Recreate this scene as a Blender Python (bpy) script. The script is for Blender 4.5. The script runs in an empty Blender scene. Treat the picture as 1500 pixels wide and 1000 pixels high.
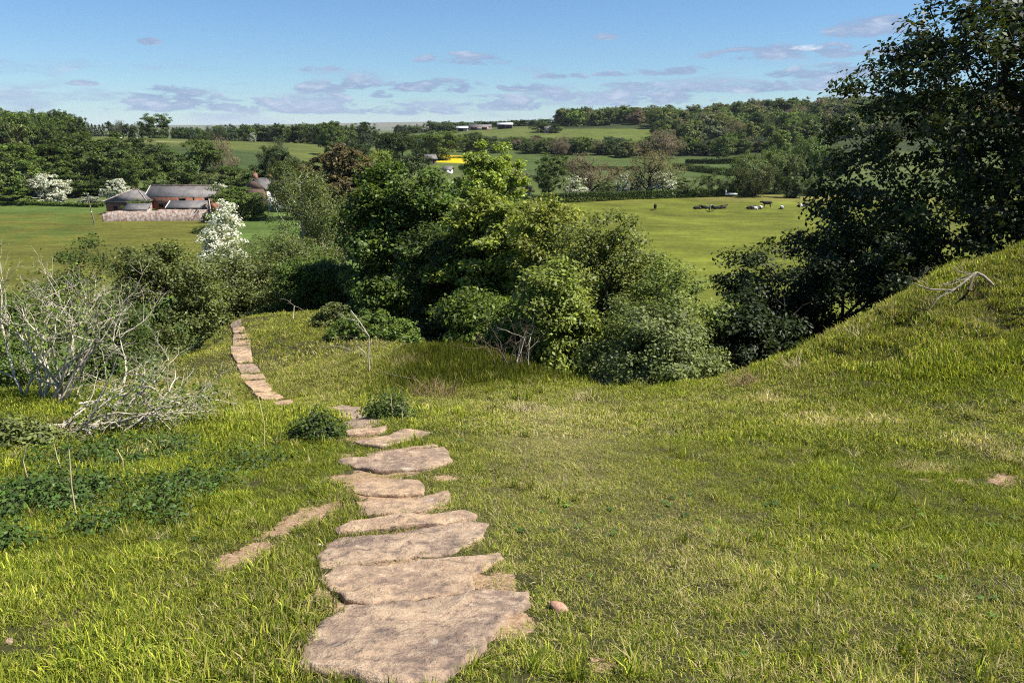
import bpy, math
import numpy as np
from mathutils import Vector
R = math.radians
SC = bpy.context.scene
COL = SC.collection
# ------------------------------------------------------------------ camera, sky, sun, exposure
FPX = 1150.0                      # focal length in pixels of the 1500 px wide photograph
PITCH = math.atan((500 - 190) / FPX)
CP, SP = math.cos(PITCH), math.sin(PITCH)
cam = bpy.data.cameras.new("camera")
cam.sensor_width = 36.0
cam.lens = 36.0 * FPX / 1500.0
cam.clip_start = 0.05
cam.clip_end = 40000.0
cam_o = bpy.data.objects.new("camera", cam)
COL.objects.link(cam_o)
cam_o.location = (0, 0, 0)
cam_o.rotation_euler = (math.pi / 2 - PITCH, 0, 0)
SC.camera = cam_o

SUN_AZ, SUN_EL = R(97.0), R(54.0)          # azimuth clockwise from the view direction (+Y)
sund = Vector((math.sin(SUN_AZ) * math.cos(SUN_EL), math.cos(SUN_AZ) * math.cos(SUN_EL), math.sin(SUN_EL)))
sun = bpy.data.lights.new("sun", 'SUN')
sun.energy = 5.0
sun.angle = R(0.53)
sun.color = (1.0, 0.955, 0.87)
sun_o = bpy.data.objects.new("sun", sun)
COL.objects.link(sun_o)
sun_o.rotation_euler = (-sund).to_track_quat('-Z', 'Y').to_euler()
sun_o.location = sund * 50

SC.view_settings.view_transform = 'Standard'
SC.view_settings.look = 'None'
SC.view_settings.gamma = 1.0
SC.view_settings.exposure = 0.95
SC.view_settings.use_curve_mapping = False
SC.render.engine = 'CYCLES'
SC.cycles.use_denoising = False
SC.cycles.filter_width = 1.1
SC.cycles.max_bounces = 4
SC.cycles.diffuse_bounces = 1
SC.cycles.transmission_bounces = 3
SC.cycles.transparent_max_bounces = 4
SC.cycles.volume_bounces = 0
SC.render.film_transparent = False


class NT:
    """small helper to write node trees"""
    def __init__(s, tree):
        s.t = tree
        s.n = tree.nodes
        s.l = tree.links

    def new(s, typ, **kw):
        nd = s.n.new(typ)
        for k, v in kw.items():
            setattr(nd, k, v)
        return nd

    def put(s, sock, v):
        if hasattr(v, 'is_output'):
            s.l.new(v, sock)
        elif v is not None:
            if isinstance(v, (tuple, list)) and len(v) == 3 and sock.type == 'RGBA':
                v = (*v, 1)
            sock.default_value = v

    def math(s, op, a, b=None, c=None, clamp=False):
        nd = s.new('ShaderNodeMath', operation=op)
        nd.use_clamp = clamp
        s.put(nd.inputs[0], a)
        s.put(nd.inputs[1], b)
        s.put(nd.inputs[2], c)
        return nd.outputs[0]

    def mix(s, f, a, b, blend='MIX'):
        nd = s.new('ShaderNodeMix', data_type='RGBA', blend_type=blend)
        s.put(nd.inputs[0], f)
        s.put(nd.inputs[6], a)
        s.put(nd.inputs[7], b)
        return nd.outputs[2]

    def noise(s, vec, scale, detail=3, rough=0.55, dist=0.0):
        nd = s.new('ShaderNodeTexNoise')
        s.put(nd.inputs['Vector'], vec)
        nd.inputs['Scale'].default_value = scale
        nd.inputs['Detail'].default_value = detail
        nd.inputs['Roughness'].default_value = rough
        nd.inputs['Distortion'].default_value = dist
        return nd.outputs[0]

    def ramp(s, f, a, b, lo=0.0, hi=1.0):
        nd = s.new('ShaderNodeMapRange')
        nd.interpolation_type = 'SMOOTHSTEP'
        s.put(nd.inputs[0], f)
        for i, v in enumerate((a, b, lo, hi)):
            nd.inputs[i + 1].default_value = v
        return nd.outputs[0]


def pix(u, v, D):
    """world point seen at photo pixel (u, v) at depth D along the camera axis"""
    t = (v - 500.0) / FPX
    return np.array(((u - 750.0) / FPX * D, D * (CP - t * SP), D * (-SP - t * CP)))


# ---- world: Nishita sky with a low band of small flat clouds all the way round
W = bpy.data.worlds.new("World")
SC.world = W
W.use_nodes = True
w = NT(W.node_tree)
w.n.clear()
sky = w.new('ShaderNodeTexSky', sky_type='NISHITA')
sky.sun_disc = False
sky.sun_elevation = SUN_EL
sky.sun_rotation = SUN_AZ
sky.altitude = 0.0
sky.air_density = 1.0
sky.dust_density = 0.0
sky.ozone_density = 3.0
tc = w.new('ShaderNodeTexCoord')
sep = w.new('ShaderNodeSeparateXYZ')
w.l.new(tc.outputs['Generated'], sep.inputs[0])
az = w.math('ARCTAN2', sep.outputs[0], sep.outputs[1])
el = w.math('ARCSINE', sep.outputs[2])
comb = w.new('ShaderNodeCombineXYZ')
w.put(comb.inputs[0], w.math('MULTIPLY', az, 9.0))
w.put(comb.inputs[1], w.math('MULTIPLY', el, 46.0))
comb.inputs[2].default_value = 3.7
nz = w.noise(comb.outputs[0], 1.0, 5, 0.58, 0.25)
comb2 = w.new('ShaderNodeCombineXYZ')
w.put(comb2.inputs[0], w.math('MULTIPLY', az, 26.0))
w.put(comb2.inputs[1], w.math('MULTIPLY', el, 90.0))
comb2.inputs[2].default_value = 1.3
nz2 = w.noise(comb2.outputs[0], 1.0, 5, 0.6, 0.3)
band = w.math('MULTIPLY', w.ramp(el, -0.02, 0.02), w.ramp(el, 0.05, 0.09, 1.0, 0.0))
CLOUDS = [(1172, 77, 95, 8, 1.0), (1282, 41, 45, 11, 1), (682, 87, 52, 7, 1), (450, 104, 24, 4, .9), (488, 101, 12, 3, .7),
          (470, 129, 26, 7, 1), (527, 122, 27, 8, 1), (630, 126, 58, 8, 1), (668, 131, 26, 6, .9), (250, 140, 48, 10, 1),
          (268, 154, 75, 9, 1), (420, 157, 95, 9, 1), (470, 145, 32, 8, 1), (775, 129, 40, 5, .9), (822, 112, 28, 4, .9), (897, 109, 22, 3, .7),
          (980, 104, 46, 6, 1), (925, 128, 36, 6, .9), (1042, 127, 44, 8, 1), (1120, 128, 52, 7, .9), (1140, 110, 22, 4, .8),
          (1215, 107, 48, 9, 1), (600, 160, 70, 8, .9), (740, 152, 70, 9, .8), (820, 142, 46, 8, .8), (900, 145, 60, 9, .7),
          (960, 145, 60, 8, .7), (1180, 124, 36, 8, .9), (217, 61, 12, 4, .6), (888, 54, 14, 4, .6), (120, 122, 15, 3, .6), (560, 138, 14, 5, .8)]
acc = None
for (cu, cv, cw, ch, ca) in CLOUDS:
    p = pix(cu, cv, 1.0)
    a0 = math.atan2(p[0], p[1])
    e0 = math.atan2(p[2], math.hypot(p[0], p[1]))
    da = w.math('MULTIPLY', w.math('SUBTRACT', az, a0), FPX / cw * 0.66)
    dv = w.math('SUBTRACT', el, e0 - 0.4 * ch / FPX)
    de = w.math('MAXIMUM', w.math('MULTIPLY', dv, FPX / ch * 0.5), w.math('MULTIPLY', dv, -FPX / ch * 1.3))
    d2 = w.math('ADD', w.math('MULTIPLY', da, da), w.math('MULTIPLY', de, de))
    g = w.math('MULTIPLY', w.math('SUBTRACT', 1.0, d2, clamp=True), ca)
    acc = g if acc is None else w.math('MAXIMUM', acc, g)
placed = w.math('MULTIPLY', w.ramp(w.math('ADD', acc, w.math('MULTIPLY', w.math('SUBTRACT', nz2, 0.5), 5.5)), 0.05, 0.8), w.ramp(acc, 0.0, 0.25))
loose = w.math('MULTIPLY', w.ramp(nz, 0.50, 0.68), band)
cl = w.math('MAXIMUM', w.math('MULTIPLY', placed, 0.85), w.math('MULTIPLY', loose, 0.7))
# whole-sky colour balance, the same everywhere
skyc = w.mix(1.0, sky.outputs[0], (0.74, 1.0, 1.27), 'MULTIPLY')
caps = None
for (cu, cv, cw, ch) in [(1184, 70, 26, 7), (1166, 122, 14, 6), (1040, 134, 18, 5), (545, 120, 14, 6), (700, 84, 16, 4), (1225, 101, 24, 5), (985, 101, 20, 4), (262, 136, 20, 5)]:
    p = pix(cu, cv, 1.0)
    da = w.math('MULTIPLY', w.math('SUBTRACT', az, math.atan2(p[0], p[1])), FPX / cw)
    de = w.math('MULTIPLY', w.math('SUBTRACT', el, math.atan2(p[2], math.hypot(p[0], p[1]))), FPX / ch)
    g = w.math('SUBTRACT', 1.0, w.math('ADD', w.math('MULTIPLY', da, da), w.math('MULTIPLY', de, de)), clamp=True)
    if cu != 1184:
        g = w.math('MULTIPLY', g, 0.4)
    caps = g if caps is None else w.math('MAXIMUM', caps, g)
white = w.math('MULTIPLY', w.ramp(w.math('ADD', caps, w.math('MULTIPLY', w.math('SUBTRACT', nz2, 0.5), 2.5)), 0.35, 1.1), w.ramp(caps, 0.0, 0.3))
ccol = w.mix(white, w.mix(w.math('MULTIPLY', w.ramp(nz2, 0.50, 0.72), 0.7), w.mix(w.ramp(nz, 0.35, 0.7), (2.8, 3.9, 6.1), (3.8, 4.9, 7.1)), (6.6, 7.3, 8.8)), (9.5, 9.8, 10.6))
cl = w.math('MAXIMUM', cl, w.math('MULTIPLY', white, 0.9))
out = w.mix(cl, skyc, ccol)
bg = w.new('ShaderNodeBackground')
w.put(bg.inputs[0], out)
bg.inputs[1].default_value = 0.051
wo = w.new('ShaderNodeOutputWorld')
w.l.new(bg.outputs[0], wo.inputs[0])

# ------------------------------------------------------------------ numeric helpers
def hash2(i, j, seed):
    h = (i.astype(np.int64) * 374761393 + j.astype(np.int64) * 668265263 + seed * 1442695041) & 0xFFFFFFFF
    h = ((h ^ (h >> 13)) * 1274126177) & 0xFFFFFFFF
    return ((h ^ (h >> 16)) & 0xFFFF) / 65535.0


def vnoise(x, y, seed=0):
    x = np.asarray(x, float)
    y = np.asarray(y, float)
    i, j = np.floor(x), np.floor(y)
    fx, fy = x - i, y - j
    fx = fx * fx * (3 - 2 * fx)
    fy = fy * fy * (3 - 2 * fy)
    a, b = hash2(i, j, seed), hash2(i + 1, j, seed)
    c, d = hash2(i, j + 1, seed), hash2(i + 1, j + 1, seed)
    return (a * (1 - fx) + b * fx) * (1 - fy) + (c * (1 - fx) + d * fx) * fy - 0.5


def fbm(x, y, seed=0, oct=4):
    s, a = 0.0, 1.0
    for k in range(oct):
        s = s + a * vnoise(np.asarray(x) * 2 ** k, np.asarray(y) * 2 ** k, seed + k * 17)
        a *= 0.5
    return s


def sstep(x, a, b):
    t = np.clip((np.asarray(x, float) - a) / (b - a), 0, 1)
    return t * t * (3 - 2 * t)


class TPS:
    def __init__(s, P, z, lam=0.0):
        s.P = np.asarray(P, float)
        n = len(s.P)
        K = s.U(np.linalg.norm(s.P[:, None] - s.P[None], axis=2)) + lam * np.eye(n)
        Q = np.hstack([np.ones((n, 1)), s.P])
        A = np.block([[K, Q], [Q.T, np.zeros((3, 3))]])
        s.w = np.linalg.solve(A, np.concatenate([z, np.zeros(3)]))

    @staticmethod
    def U(r):
        return np.where(r > 1e-9, r * r * np.log(np.maximum(r, 1e-9)), 0)

    def __call__(s, x, y):
        x = np.asarray(x, float)
        sh = x.shape
        q = np.stack([x.ravel(), np.asarray(y, float).ravel()], 1)
        o = np.empty(len(q))
        for a in range(0, len(q), 20000):
            c = q[a:a + 20000]
            o[a:a + 20000] = s.U(np.linalg.norm(c[:, None] - s.P[None], axis=2)) @ s.w[:-3] + s.w[-3] + c @ s.w[-2:]
        return o.reshape(sh)


# ---- the near hillside: points (u, v, depth) read from the photograph, and hidden points (x, y, z)
NEARPIX = [(600, 1000, 2.75), (600, 930, 3.3), (590, 800, 4.46), (600, 720, 5.5), (580, 675, 6.4), (560, 640, 7.3), (520, 605, 9.2),
           (410, 592, 14.5), (385, 565, 16.5), (362, 530, 20), (350, 500, 24), (340, 470, 29.5), (430, 530, 19.5), (400, 470, 29), (480, 458, 29),
           (540, 480, 24), (600, 497, 21), (500, 560, 15.5), (560, 580, 13), (620, 540, 15.5), (700, 515, 17), (760, 545, 14.5), (830, 580, 12),
           (650, 590, 11.5), (750, 600, 10.3), (850, 600, 10.2), (900, 582, 11.3), (1000, 582, 11), (1080, 570, 11), (1150, 545, 11.3),
           (1220, 510, 11.7), (1290, 465, 12), (1340, 435, 12.3), (1420, 392, 12.6), (1500, 362, 12.9), (1650, 330, 13.2),
           (1450, 520, 10.3), (1350, 520, 10.5), (1250, 560, 10.2), (1400, 600, 8.8), (1450, 450, 11.5), (1550, 450, 11.3),
           (1450, 950, 3.2), (1450, 820, 4.4), (1450, 700, 6), (1450, 640, 7.3), (1000, 950, 3.2), (1000, 820, 4.35), (1000, 700, 6), (1000, 630, 8),
           (300, 950, 3.2), (50, 950, 3.2), (300, 820, 4.4), (50, 820, 4.5), (300, 720, 5.8), (50, 720, 6), (300, 650, 7.4), (100, 650, 7.8),
           (400, 620, 9), (200, 600, 10), (50, 570, 11), (310, 520, 20)]
NEARXYZ = [(-10, 14, -5.2), (-14, 20, -8), (-13, 28, -9.5), (-8, 35, -9), (-14, 40, -11.5), (0, 45, -14), (-30, 30, -13), (-25, 12, -7), (-15, 5, -3.6),
           (-15, -5, -2.3), (0, -3, -1.35), (5, -5, -1.2), (-5, -5, -1.4), (10, 0, -1.5), (14, 5, -1.7), (18, 12, -1.4), (3, 15.5, -6.2), (5.5, 15.5, -6.0), (1, 19.5, -7.2),
           (8, 17, -5.4), (11, 18, -5.0), (3, 28, -10.5), (10, 28, -9.5), (18, 24, -6.5), (18, 40, -13), (6, 42, -14), (25, 15, -2.5), (-2, 29, -9.3), (-1.2, 24, -7.6), (40, 30, -6), (-40, 45, -16), (35, 45, -13)]
_n = [tuple(pix(*p)) for p in NEARPIX] + NEARXYZ
_n = np.array(_n, float)
near_tps = TPS(_n[:, :2], _n[:, 2], 0.4)

# ---- the valley and the hills beyond: (azimuth pixel, distance, z)
FARP = []
for uu in (-300, 0, 350, 750, 1150, 1500, 1800):
    FARP += [(uu, 42, -13.5), (uu, 60, -17), (uu, 85, -19), (uu, 130, -19.1), (uu, 190, -19), (uu, 240, -18.8)]
FARP += [(-300, 340, -14), (0, 330, -14), (0, 450, -8), (60, 500, -5.5), (-300, 500, -4), (200, 330, -15), (200, 420, -9.5), (250, 500, -6.0), (250, 560, -5), (400, 330, -15.8),
         (400, 480, -10), (320, 520, -7.5), (500, 330, -17), (500, 480, -13), (480, 600, -9), (640, 400, -17), (640, 490, -16), (640, 620, -11), (640, 780, -3), (720, 800, 0), (720, 920, 1),
         (860, 350, -18.5), (860, 440, -18.2), (860, 540, -15), (860, 700, -4.0), (860, 820, 4), (1000, 400, -18.5), (1000, 520, -17), (1000, 700, -3), (1000, 850, 8),
         (1150, 400, -18.4), (1150, 520, -15), (1150, 700, 0), (1150, 900, 15), (1280, 520, -12), (1280, 900, 18), (1500, 500, -12), (1500, 900, 17), (1800, 500, -12), (1800, 900, 15),
         (0, 800, -5), (250, 800, -14), (480, 1000, -14), (720, 1300, -12), (1000, 1300, 5), (1300, 1300, 12)]
for uu in (-300, 0, 300, 600, 900, 1200, 1500, 1800):
    FARP += [(uu, 2200, -16), (uu, 4000, -5), (uu, 7000, 22), (uu, 12000, 40), (uu, 20000, 20)]
    FARP += [(uu, 9000, 44 if uu < 500 else 82)]
FARP = np.array(FARP, float)


def faraz(u):
    return np.arctan((u - 750.0) / FPX)


far_tps = TPS(np.stack([faraz(FARP[:, 0]) * 2.2, np.log(FARP[:, 1]) * 1.6], 1), FARP[:, 2], 0.02)


def ground(x, y):
    x = np.asarray(x, float)
    y = np.asarray(y, float)
    r = np.hypot(x, y)
    a = np.arctan2(x, y)
    zn = near_tps(np.clip(x, -28, 28), np.clip(y, -6, 46))
    for (px_, py_, pr_, pd_) in ((7.2, 10.9, 0.34, 0.55), (5.85, 11.35, 0.30, 0.42), (6.5, 10.4, 0.26, 0.28), (5.2, 10.3, 0.3, 0.24), (7.4, 9.7, 0.32, 0.26), (6.4, 9.3, 0.3, 0.18), (4.6, 10.9, 0.26, 0.2), (6.9, 11.7, 0.3, 0.25)):
        zn = zn - pd_ * np.exp(-(((x - px_) / pr_) ** 2 + ((y - py_) / (pr_ * 0.7)) ** 2))
    zn = zn + 0.05 * fbm(x * 1.1, y * 1.1, 3, 4) * sstep(r, 1, 5) + 0.025 * fbm(x * 4, y * 4, 9, 2)
    ac = np.clip(a, -1.05, 1.05)
    rc = np.maximum(r, 40)
    zf = far_tps(ac * 2.2, np.log(rc) * 1.6)
    zf = zf + 2.0 * sstep(r, 300, 900) * fbm(x / 90, y / 90, 5, 3) + 10 * sstep(r, 2500, 8000) * fbm(x / 900, y / 900, 8, 4)
    zf = zf + 0.35 * sstep(r, 50, 120) * fbm(x / 22, y / 22, 15, 3)
    wgt = sstep(r, 36, 58)
    z = zn * (1 - wgt) + zf * wgt
    # behind the viewer a plain plateau
    back = sstep(np.abs(a), 1.25, 1.9) * sstep(r, 6, 30)
    return z * (1 - back) + (-1.3) * back


def g1(x, y):
    return float(ground(np.array([x]), np.array([y]))[0])


def hit(u, v, dmin=1.0, dmax=60.0):
    """first point where the photo ray (u, v) meets the ground"""
    D = np.exp(np.linspace(math.log(dmin), math.log(dmax), 500))
    d = pix(u, v, 1.0)
    gz = ground(d[0] * D, d[1] * D)
    below = np.nonzero(d[2] * D <= gz)[0]
    k = below[0] if len(below) else len(D) - 1
    k = max(k, 1)
    a, b = D[k - 1], D[k]
    fa = d[2] * a - gz[k - 1]
    fb = d[2] * b - gz[k]
    t = fa / (fa - fb) if fa != fb else 0
    Dm = a + (b - a) * min(max(t, 0), 1)
    return np.array([d[0] * Dm, d[1] * Dm, d[2] * Dm])


# ------------------------------------------------------------------ object helpers
def quads_mesh(name, verts, quads, mats, midx=None, smooth=False):
    me = bpy.data.meshes.new(name)
    verts = np.asarray(verts, np.float32)
    quads = np.asarray(quads, np.int32)
    n, k = quads.shape
    me.vertices.add(len(verts))
    me.vertices.foreach_set('co', verts.ravel())
    me.loops.add(n * k)
    me.loops.foreach_set('vertex_index', quads.ravel())
    me.polygons.add(n)
    me.polygons.foreach_set('loop_start', np.arange(n, dtype=np.int32) * k)
    me.polygons.foreach_set('loop_total', np.full(n, k, np.int32))
    for m in mats:
        me.materials.append(m)
    if midx is not None:
        me.polygons.foreach_set('material_index', np.asarray(midx, np.int32))
    if smooth:
        me.polygons.foreach_set('use_smooth', np.ones(n, bool))
    me.update()
    me.validate()
    return me


def ob(name, data, parent=None, loc=None):
    o = bpy.data.objects.new(name, data)
    COL.objects.link(o)
    if parent is not None:
        o.parent = parent
    if loc is not None:
        o.location = loc
    return o


def tag(o, label=None, cat=None, group=None, kind=None):
    if label:
        o['label'] = label
    if cat:
        o['category'] = cat
    if group:
        o['group'] = group
    if kind:
        o['kind'] = kind
    return o


def thing(name, label, cat, loc=(0, 0, 0), rz=0.0, group=None):
    o = ob(name, None, None, loc)
    o.rotation_euler = (0, 0, rz)
    o.empty_display_size = 0.3
    return tag(o, label, cat, group)


class MB:
    """collects quads"""
    def __init__(s):
        s.v = []
        s.q = []
        s.m = []

    def add(s, verts, quads, m=0):
        b = sum(len(a) for a in s.v)
        s.v.append(np.asarray(verts, float))
        q = np.asarray(quads, int) + b
        s.q.append(q)
        s.m.append(np.full(len(q), m))

    def box(s, x0, x1, y0, y1, z0, z1, m=0):
        v = [(x, y, z) for z in (z0, z1) for y in (y0, y1) for x in (x0, x1)]
        s.add(v, [(0, 2, 3, 1), (4, 5, 7, 6), (0, 1, 5, 4), (1, 3, 7, 5), (3, 2, 6, 7), (2, 0, 4, 6)], m)

    def hexa(s, b, t, m=0):
        """bottom and top rings of four points (counter-clockwise from above)"""
        s.add(list(b) + list(t), [(3, 2, 1, 0), (4, 5, 6, 7), (0, 1, 5, 4), (1, 2, 6, 5), (2, 3, 7, 6), (3, 0, 4, 7)], m)

    def tubes(s, P0, P1, r0, r1, k=5, m=0):
        v, q = tube_arrays(P0, P1, r0, r1, k)
        s.add(v, q, m)

    def mesh(s, name, mats, smooth=False):
        return quads_mesh(name, np.concatenate(s.v), np.concatenate(s.q), mats, np.concatenate(s.m), smooth)


def tube_arrays(P0, P1, r0, r1, k=5):
    P0 = np.asarray(P0, float)
    P1 = np.asarray(P1, float)
    r0 = np.asarray(r0, float)
    r1 = np.asarray(r1, float)
    d = P1 - P0
    L = np.linalg.norm(d, axis=1, keepdims=True)
    d = d / np.maximum(L, 1e-6)
    ref = np.where(np.abs(d[:, 2:3]) > 0.9, np.array([[1.0, 0, 0]]), np.array([[0, 0, 1.0]]))
    a = np.cross(d, ref)
    a /= np.maximum(np.linalg.norm(a, axis=1, keepdims=True), 1e-6)
    b = np.cross(d, a)
    n = len(P0)
    th = np.arange(k) * 2 * math.pi / k
    ring = np.cos(th)[None, :, None] * a[:, None] + np.sin(th)[None, :, None] * b[:, None]
    ext = 0.25 * np.minimum(r1[:, None], L) * d
    V = np.concatenate([P0[:, None] + ring * r0[:, None, None], (P1 + ext)[:, None] + ring * r1[:, None, None]], 1).reshape(-1, 3)
    i = np.arange(k)
    j = (i + 1) % k
    q = np.stack([i, j, k + j, k + i], 1)
    Q = (q[None] + (np.arange(n) * 2 * k)[:, None, None]).reshape(-1, 4)
    return V, Q


# ------------------------------------------------------------------ materials
def mat(name):
    m = bpy.data.materials.new(name)
    m.use_nodes = True
    t = NT(m.node_tree)
    t.n.clear()
    o = t.new('ShaderNodeOutputMaterial')
    return m, t, o


def principled(t, o, col, rough=0.8, spec=0.3, bump=None, bstr=0.3, bdist=0.02):
    p = t.new('ShaderNodeBsdfPrincipled')
    t.put(p.inputs['Base Color'], col)
    t.put(p.inputs['Roughness'], rough)
    p.inputs['Specular IOR Level'].default_value = spec
    if bump is not None:
        b = t.new('ShaderNodeBump')
        b.inputs['Strength'].default_value = bstr
        b.inputs['Distance'].default_value = bdist
        t.put(b.inputs['Height'], bump)
        t.l.new(b.outputs[0], p.inputs['Normal'])
    t.l.new(p.outputs[0], o.inputs[0])
    return p


def objcoord(t):
    return t.new('ShaderNodeTexCoord').outputs['Object']


def worldpos(t):
    return t.new('ShaderNodeNewGeometry').outputs['Position']


def make_leaf(inst=False):
    """leaf colour comes from the object colour (its alpha is the share of blossom), or from the scattered point for a wood"""
    m, t, o = mat('leaf')
    oi = t.new('ShaderNodeAttribute', attribute_type='INSTANCER', attribute_name='tone') if inst else t.new('ShaderNodeObjectInfo')
    geo = t.new('ShaderNodeNewGeometry')
    rnd = geo.outputs['Random Per Island']
    wn = t.new('ShaderNodeTexWhiteNoise', noise_dimensions='1D')
    t.put(wn.inputs['W'], t.math('MULTIPLY', rnd, 77.0))
    big = t.noise(geo.outputs['Position'], 0.35, 2)
    val = t.math('ADD', 0.75, t.math('MULTIPLY', wn.outputs['Value'], 1.75))
    val = t.math('MULTIPLY', val, t.ramp(big, 0.3, 0.7, 0.85, 1.2))
    hsv = t.new('ShaderNodeHueSaturation')
    t.put(hsv.inputs['Color'], oi.outputs['Color'])
    t.put(hsv.inputs['Hue'], t.math('ADD', 0.485, t.math('MULTIPLY', rnd, 0.03)))
    t.put(hsv.inputs['Saturation'], t.math('ADD', 0.85, t.math('MULTIPLY', wn.outputs['Value'], 0.2)))
    t.put(hsv.inputs['Value'], val)
    blos = 0.0 if inst else t.math('LESS_THAN', rnd, oi.outputs['Alpha'])
    col = t.mix(blos, hsv.outputs[0], (0.78, 0.77, 0.70))
    p = t.new('ShaderNodeBsdfPrincipled')
    t.put(p.inputs['Base Color'], col)
    p.inputs['Roughness'].default_value = 0.5
    p.inputs['Specular IOR Level'].default_value = 0.25
    tr = t.new('ShaderNodeBsdfTranslucent')
    t.put(tr.inputs['Color'], t.mix(1.0, col, (1.25, 1.25, 0.55), 'MULTIPLY'))
    mx = t.new('ShaderNodeMixShader')
    mx.inputs[0].default_value = 0.33
    t.l.new(p.outputs[0], mx.inputs[1])
    t.l.new(tr.outputs[0], mx.inputs[2])
    t.l.new(mx.outputs[0], o.inputs[0])
    return m


def make_grass():
    m, t, o = mat('grass_blade')
    geo = t.new('ShaderNodeNewGeometry')
    rnd = geo.outputs['Random Per Island']
    at = t.new('ShaderNodeAttribute', attribute_type='INSTANCER', attribute_name='dry')
    av = t.new('ShaderNodeAttribute', attribute_type='INSTANCER', attribute_name='val')
    wn = t.new('ShaderNodeTexWhiteNoise', noise_dimensions='1D')
    t.put(wn.inputs['W'], t.math('MULTIPLY', rnd, 91.0))
    g = t.mix(t.math('POWER', rnd, 1.5), (0.070, 0.118, 0.008), (0.47, 0.48, 0.050))
    straw = t.mix(wn.outputs['Value'], (0.36, 0.29, 0.11), (0.62, 0.55, 0.33))
    isdry = t.ramp(t.math('SUBTRACT', at.outputs['Fac'], wn.outputs['Value']), -0.06, 0.06)
    c = t.mix(isdry, g, straw)
    hsv = t.new('ShaderNodeHueSaturation')
    t.put(hsv.inputs['Color'], c)
    t.put(hsv.inputs['Value'], av.outputs['Fac'])
    c = hsv.outputs[0]
    p = t.new('ShaderNodeBsdfPrincipled')
    t.put(p.inputs['Base Color'], c)
    p.inputs['Roughness'].default_value = 0.6
    p.inputs['Specular IOR Level'].default_value = 0.15
    tr = t.new('ShaderNodeBsdfTranslucent')
    t.put(tr.inputs['Color'], t.mix(1.0, c, (1.2, 1.2, 0.6), 'MULTIPLY'))
    mx = t.new('ShaderNodeMixShader')
    mx.inputs[0].default_value = 0.3
    t.l.new(p.outputs[0], mx.inputs[1])
    t.l.new(tr.outputs[0], mx.inputs[2])
    t.l.new(mx.outputs[0], o.inputs[0])
    return m


def make_terrain():
    m, t, o = mat('terrain')
    at = t.new('ShaderNodeAttribute', attribute_type='GEOMETRY', attribute_name='land')
    pos = worldpos(t)
    n1 = t.noise(pos, 0.06, 4, 0.6)
    n2 = t.noise(pos, 1.3, 4, 0.65)
    n3 = t.noise(pos, 14.0, 3, 0.7)
    f = t.math('MULTIPLY', t.ramp(n1, 0.3, 0.7, 0.82, 1.18), t.ramp(n2, 0.25, 0.75, 0.78, 1.22))
    f = t.math('MULTIPLY', f, t.ramp(n3, 0.25, 0.75, 0.75, 1.25))
    mp = t.new('ShaderNodeMapping')
    mp.inputs['Scale'].default_value = (0.14, 0.4, 0.3)
    t.l.new(pos, mp.inputs['Vector'])
    f = t.math('MULTIPLY', f, t.ramp(t.noise(mp.outputs[0], 1.0, 5, 0.7), 0.3, 0.7, 0.78, 1.22))
    cm = t.new('ShaderNodeCombineXYZ')
    for i in range(3):
        t.put(cm.inputs[i], f)
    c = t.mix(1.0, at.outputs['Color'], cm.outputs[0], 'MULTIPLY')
    ea = t.new('ShaderNodeAttribute', attribute_type='GEOMETRY', attribute_name='earth')
    en = t.noise(pos, 22.0, 5, 0.7)
    em = t.ramp(t.math('ADD', ea.outputs['Fac'], t.math('MULTIPLY', t.math('SUBTRACT', en, 0.5), 2.4)), 0.40, 0.66)
    ec = t.mix(t.ramp(t.noise(pos, 45.0, 4, 0.7), 0.35, 0.65), (0.20, 0.125, 0.075), (0.36, 0.245, 0.155))
    c = t.mix(em, c, ec)
    principled(t, o, c, 0.95, 0.1, t.math('ADD', n2, t.math('MULTIPLY', n3, 0.25)), 0.6, 0.08)
    return m


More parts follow.
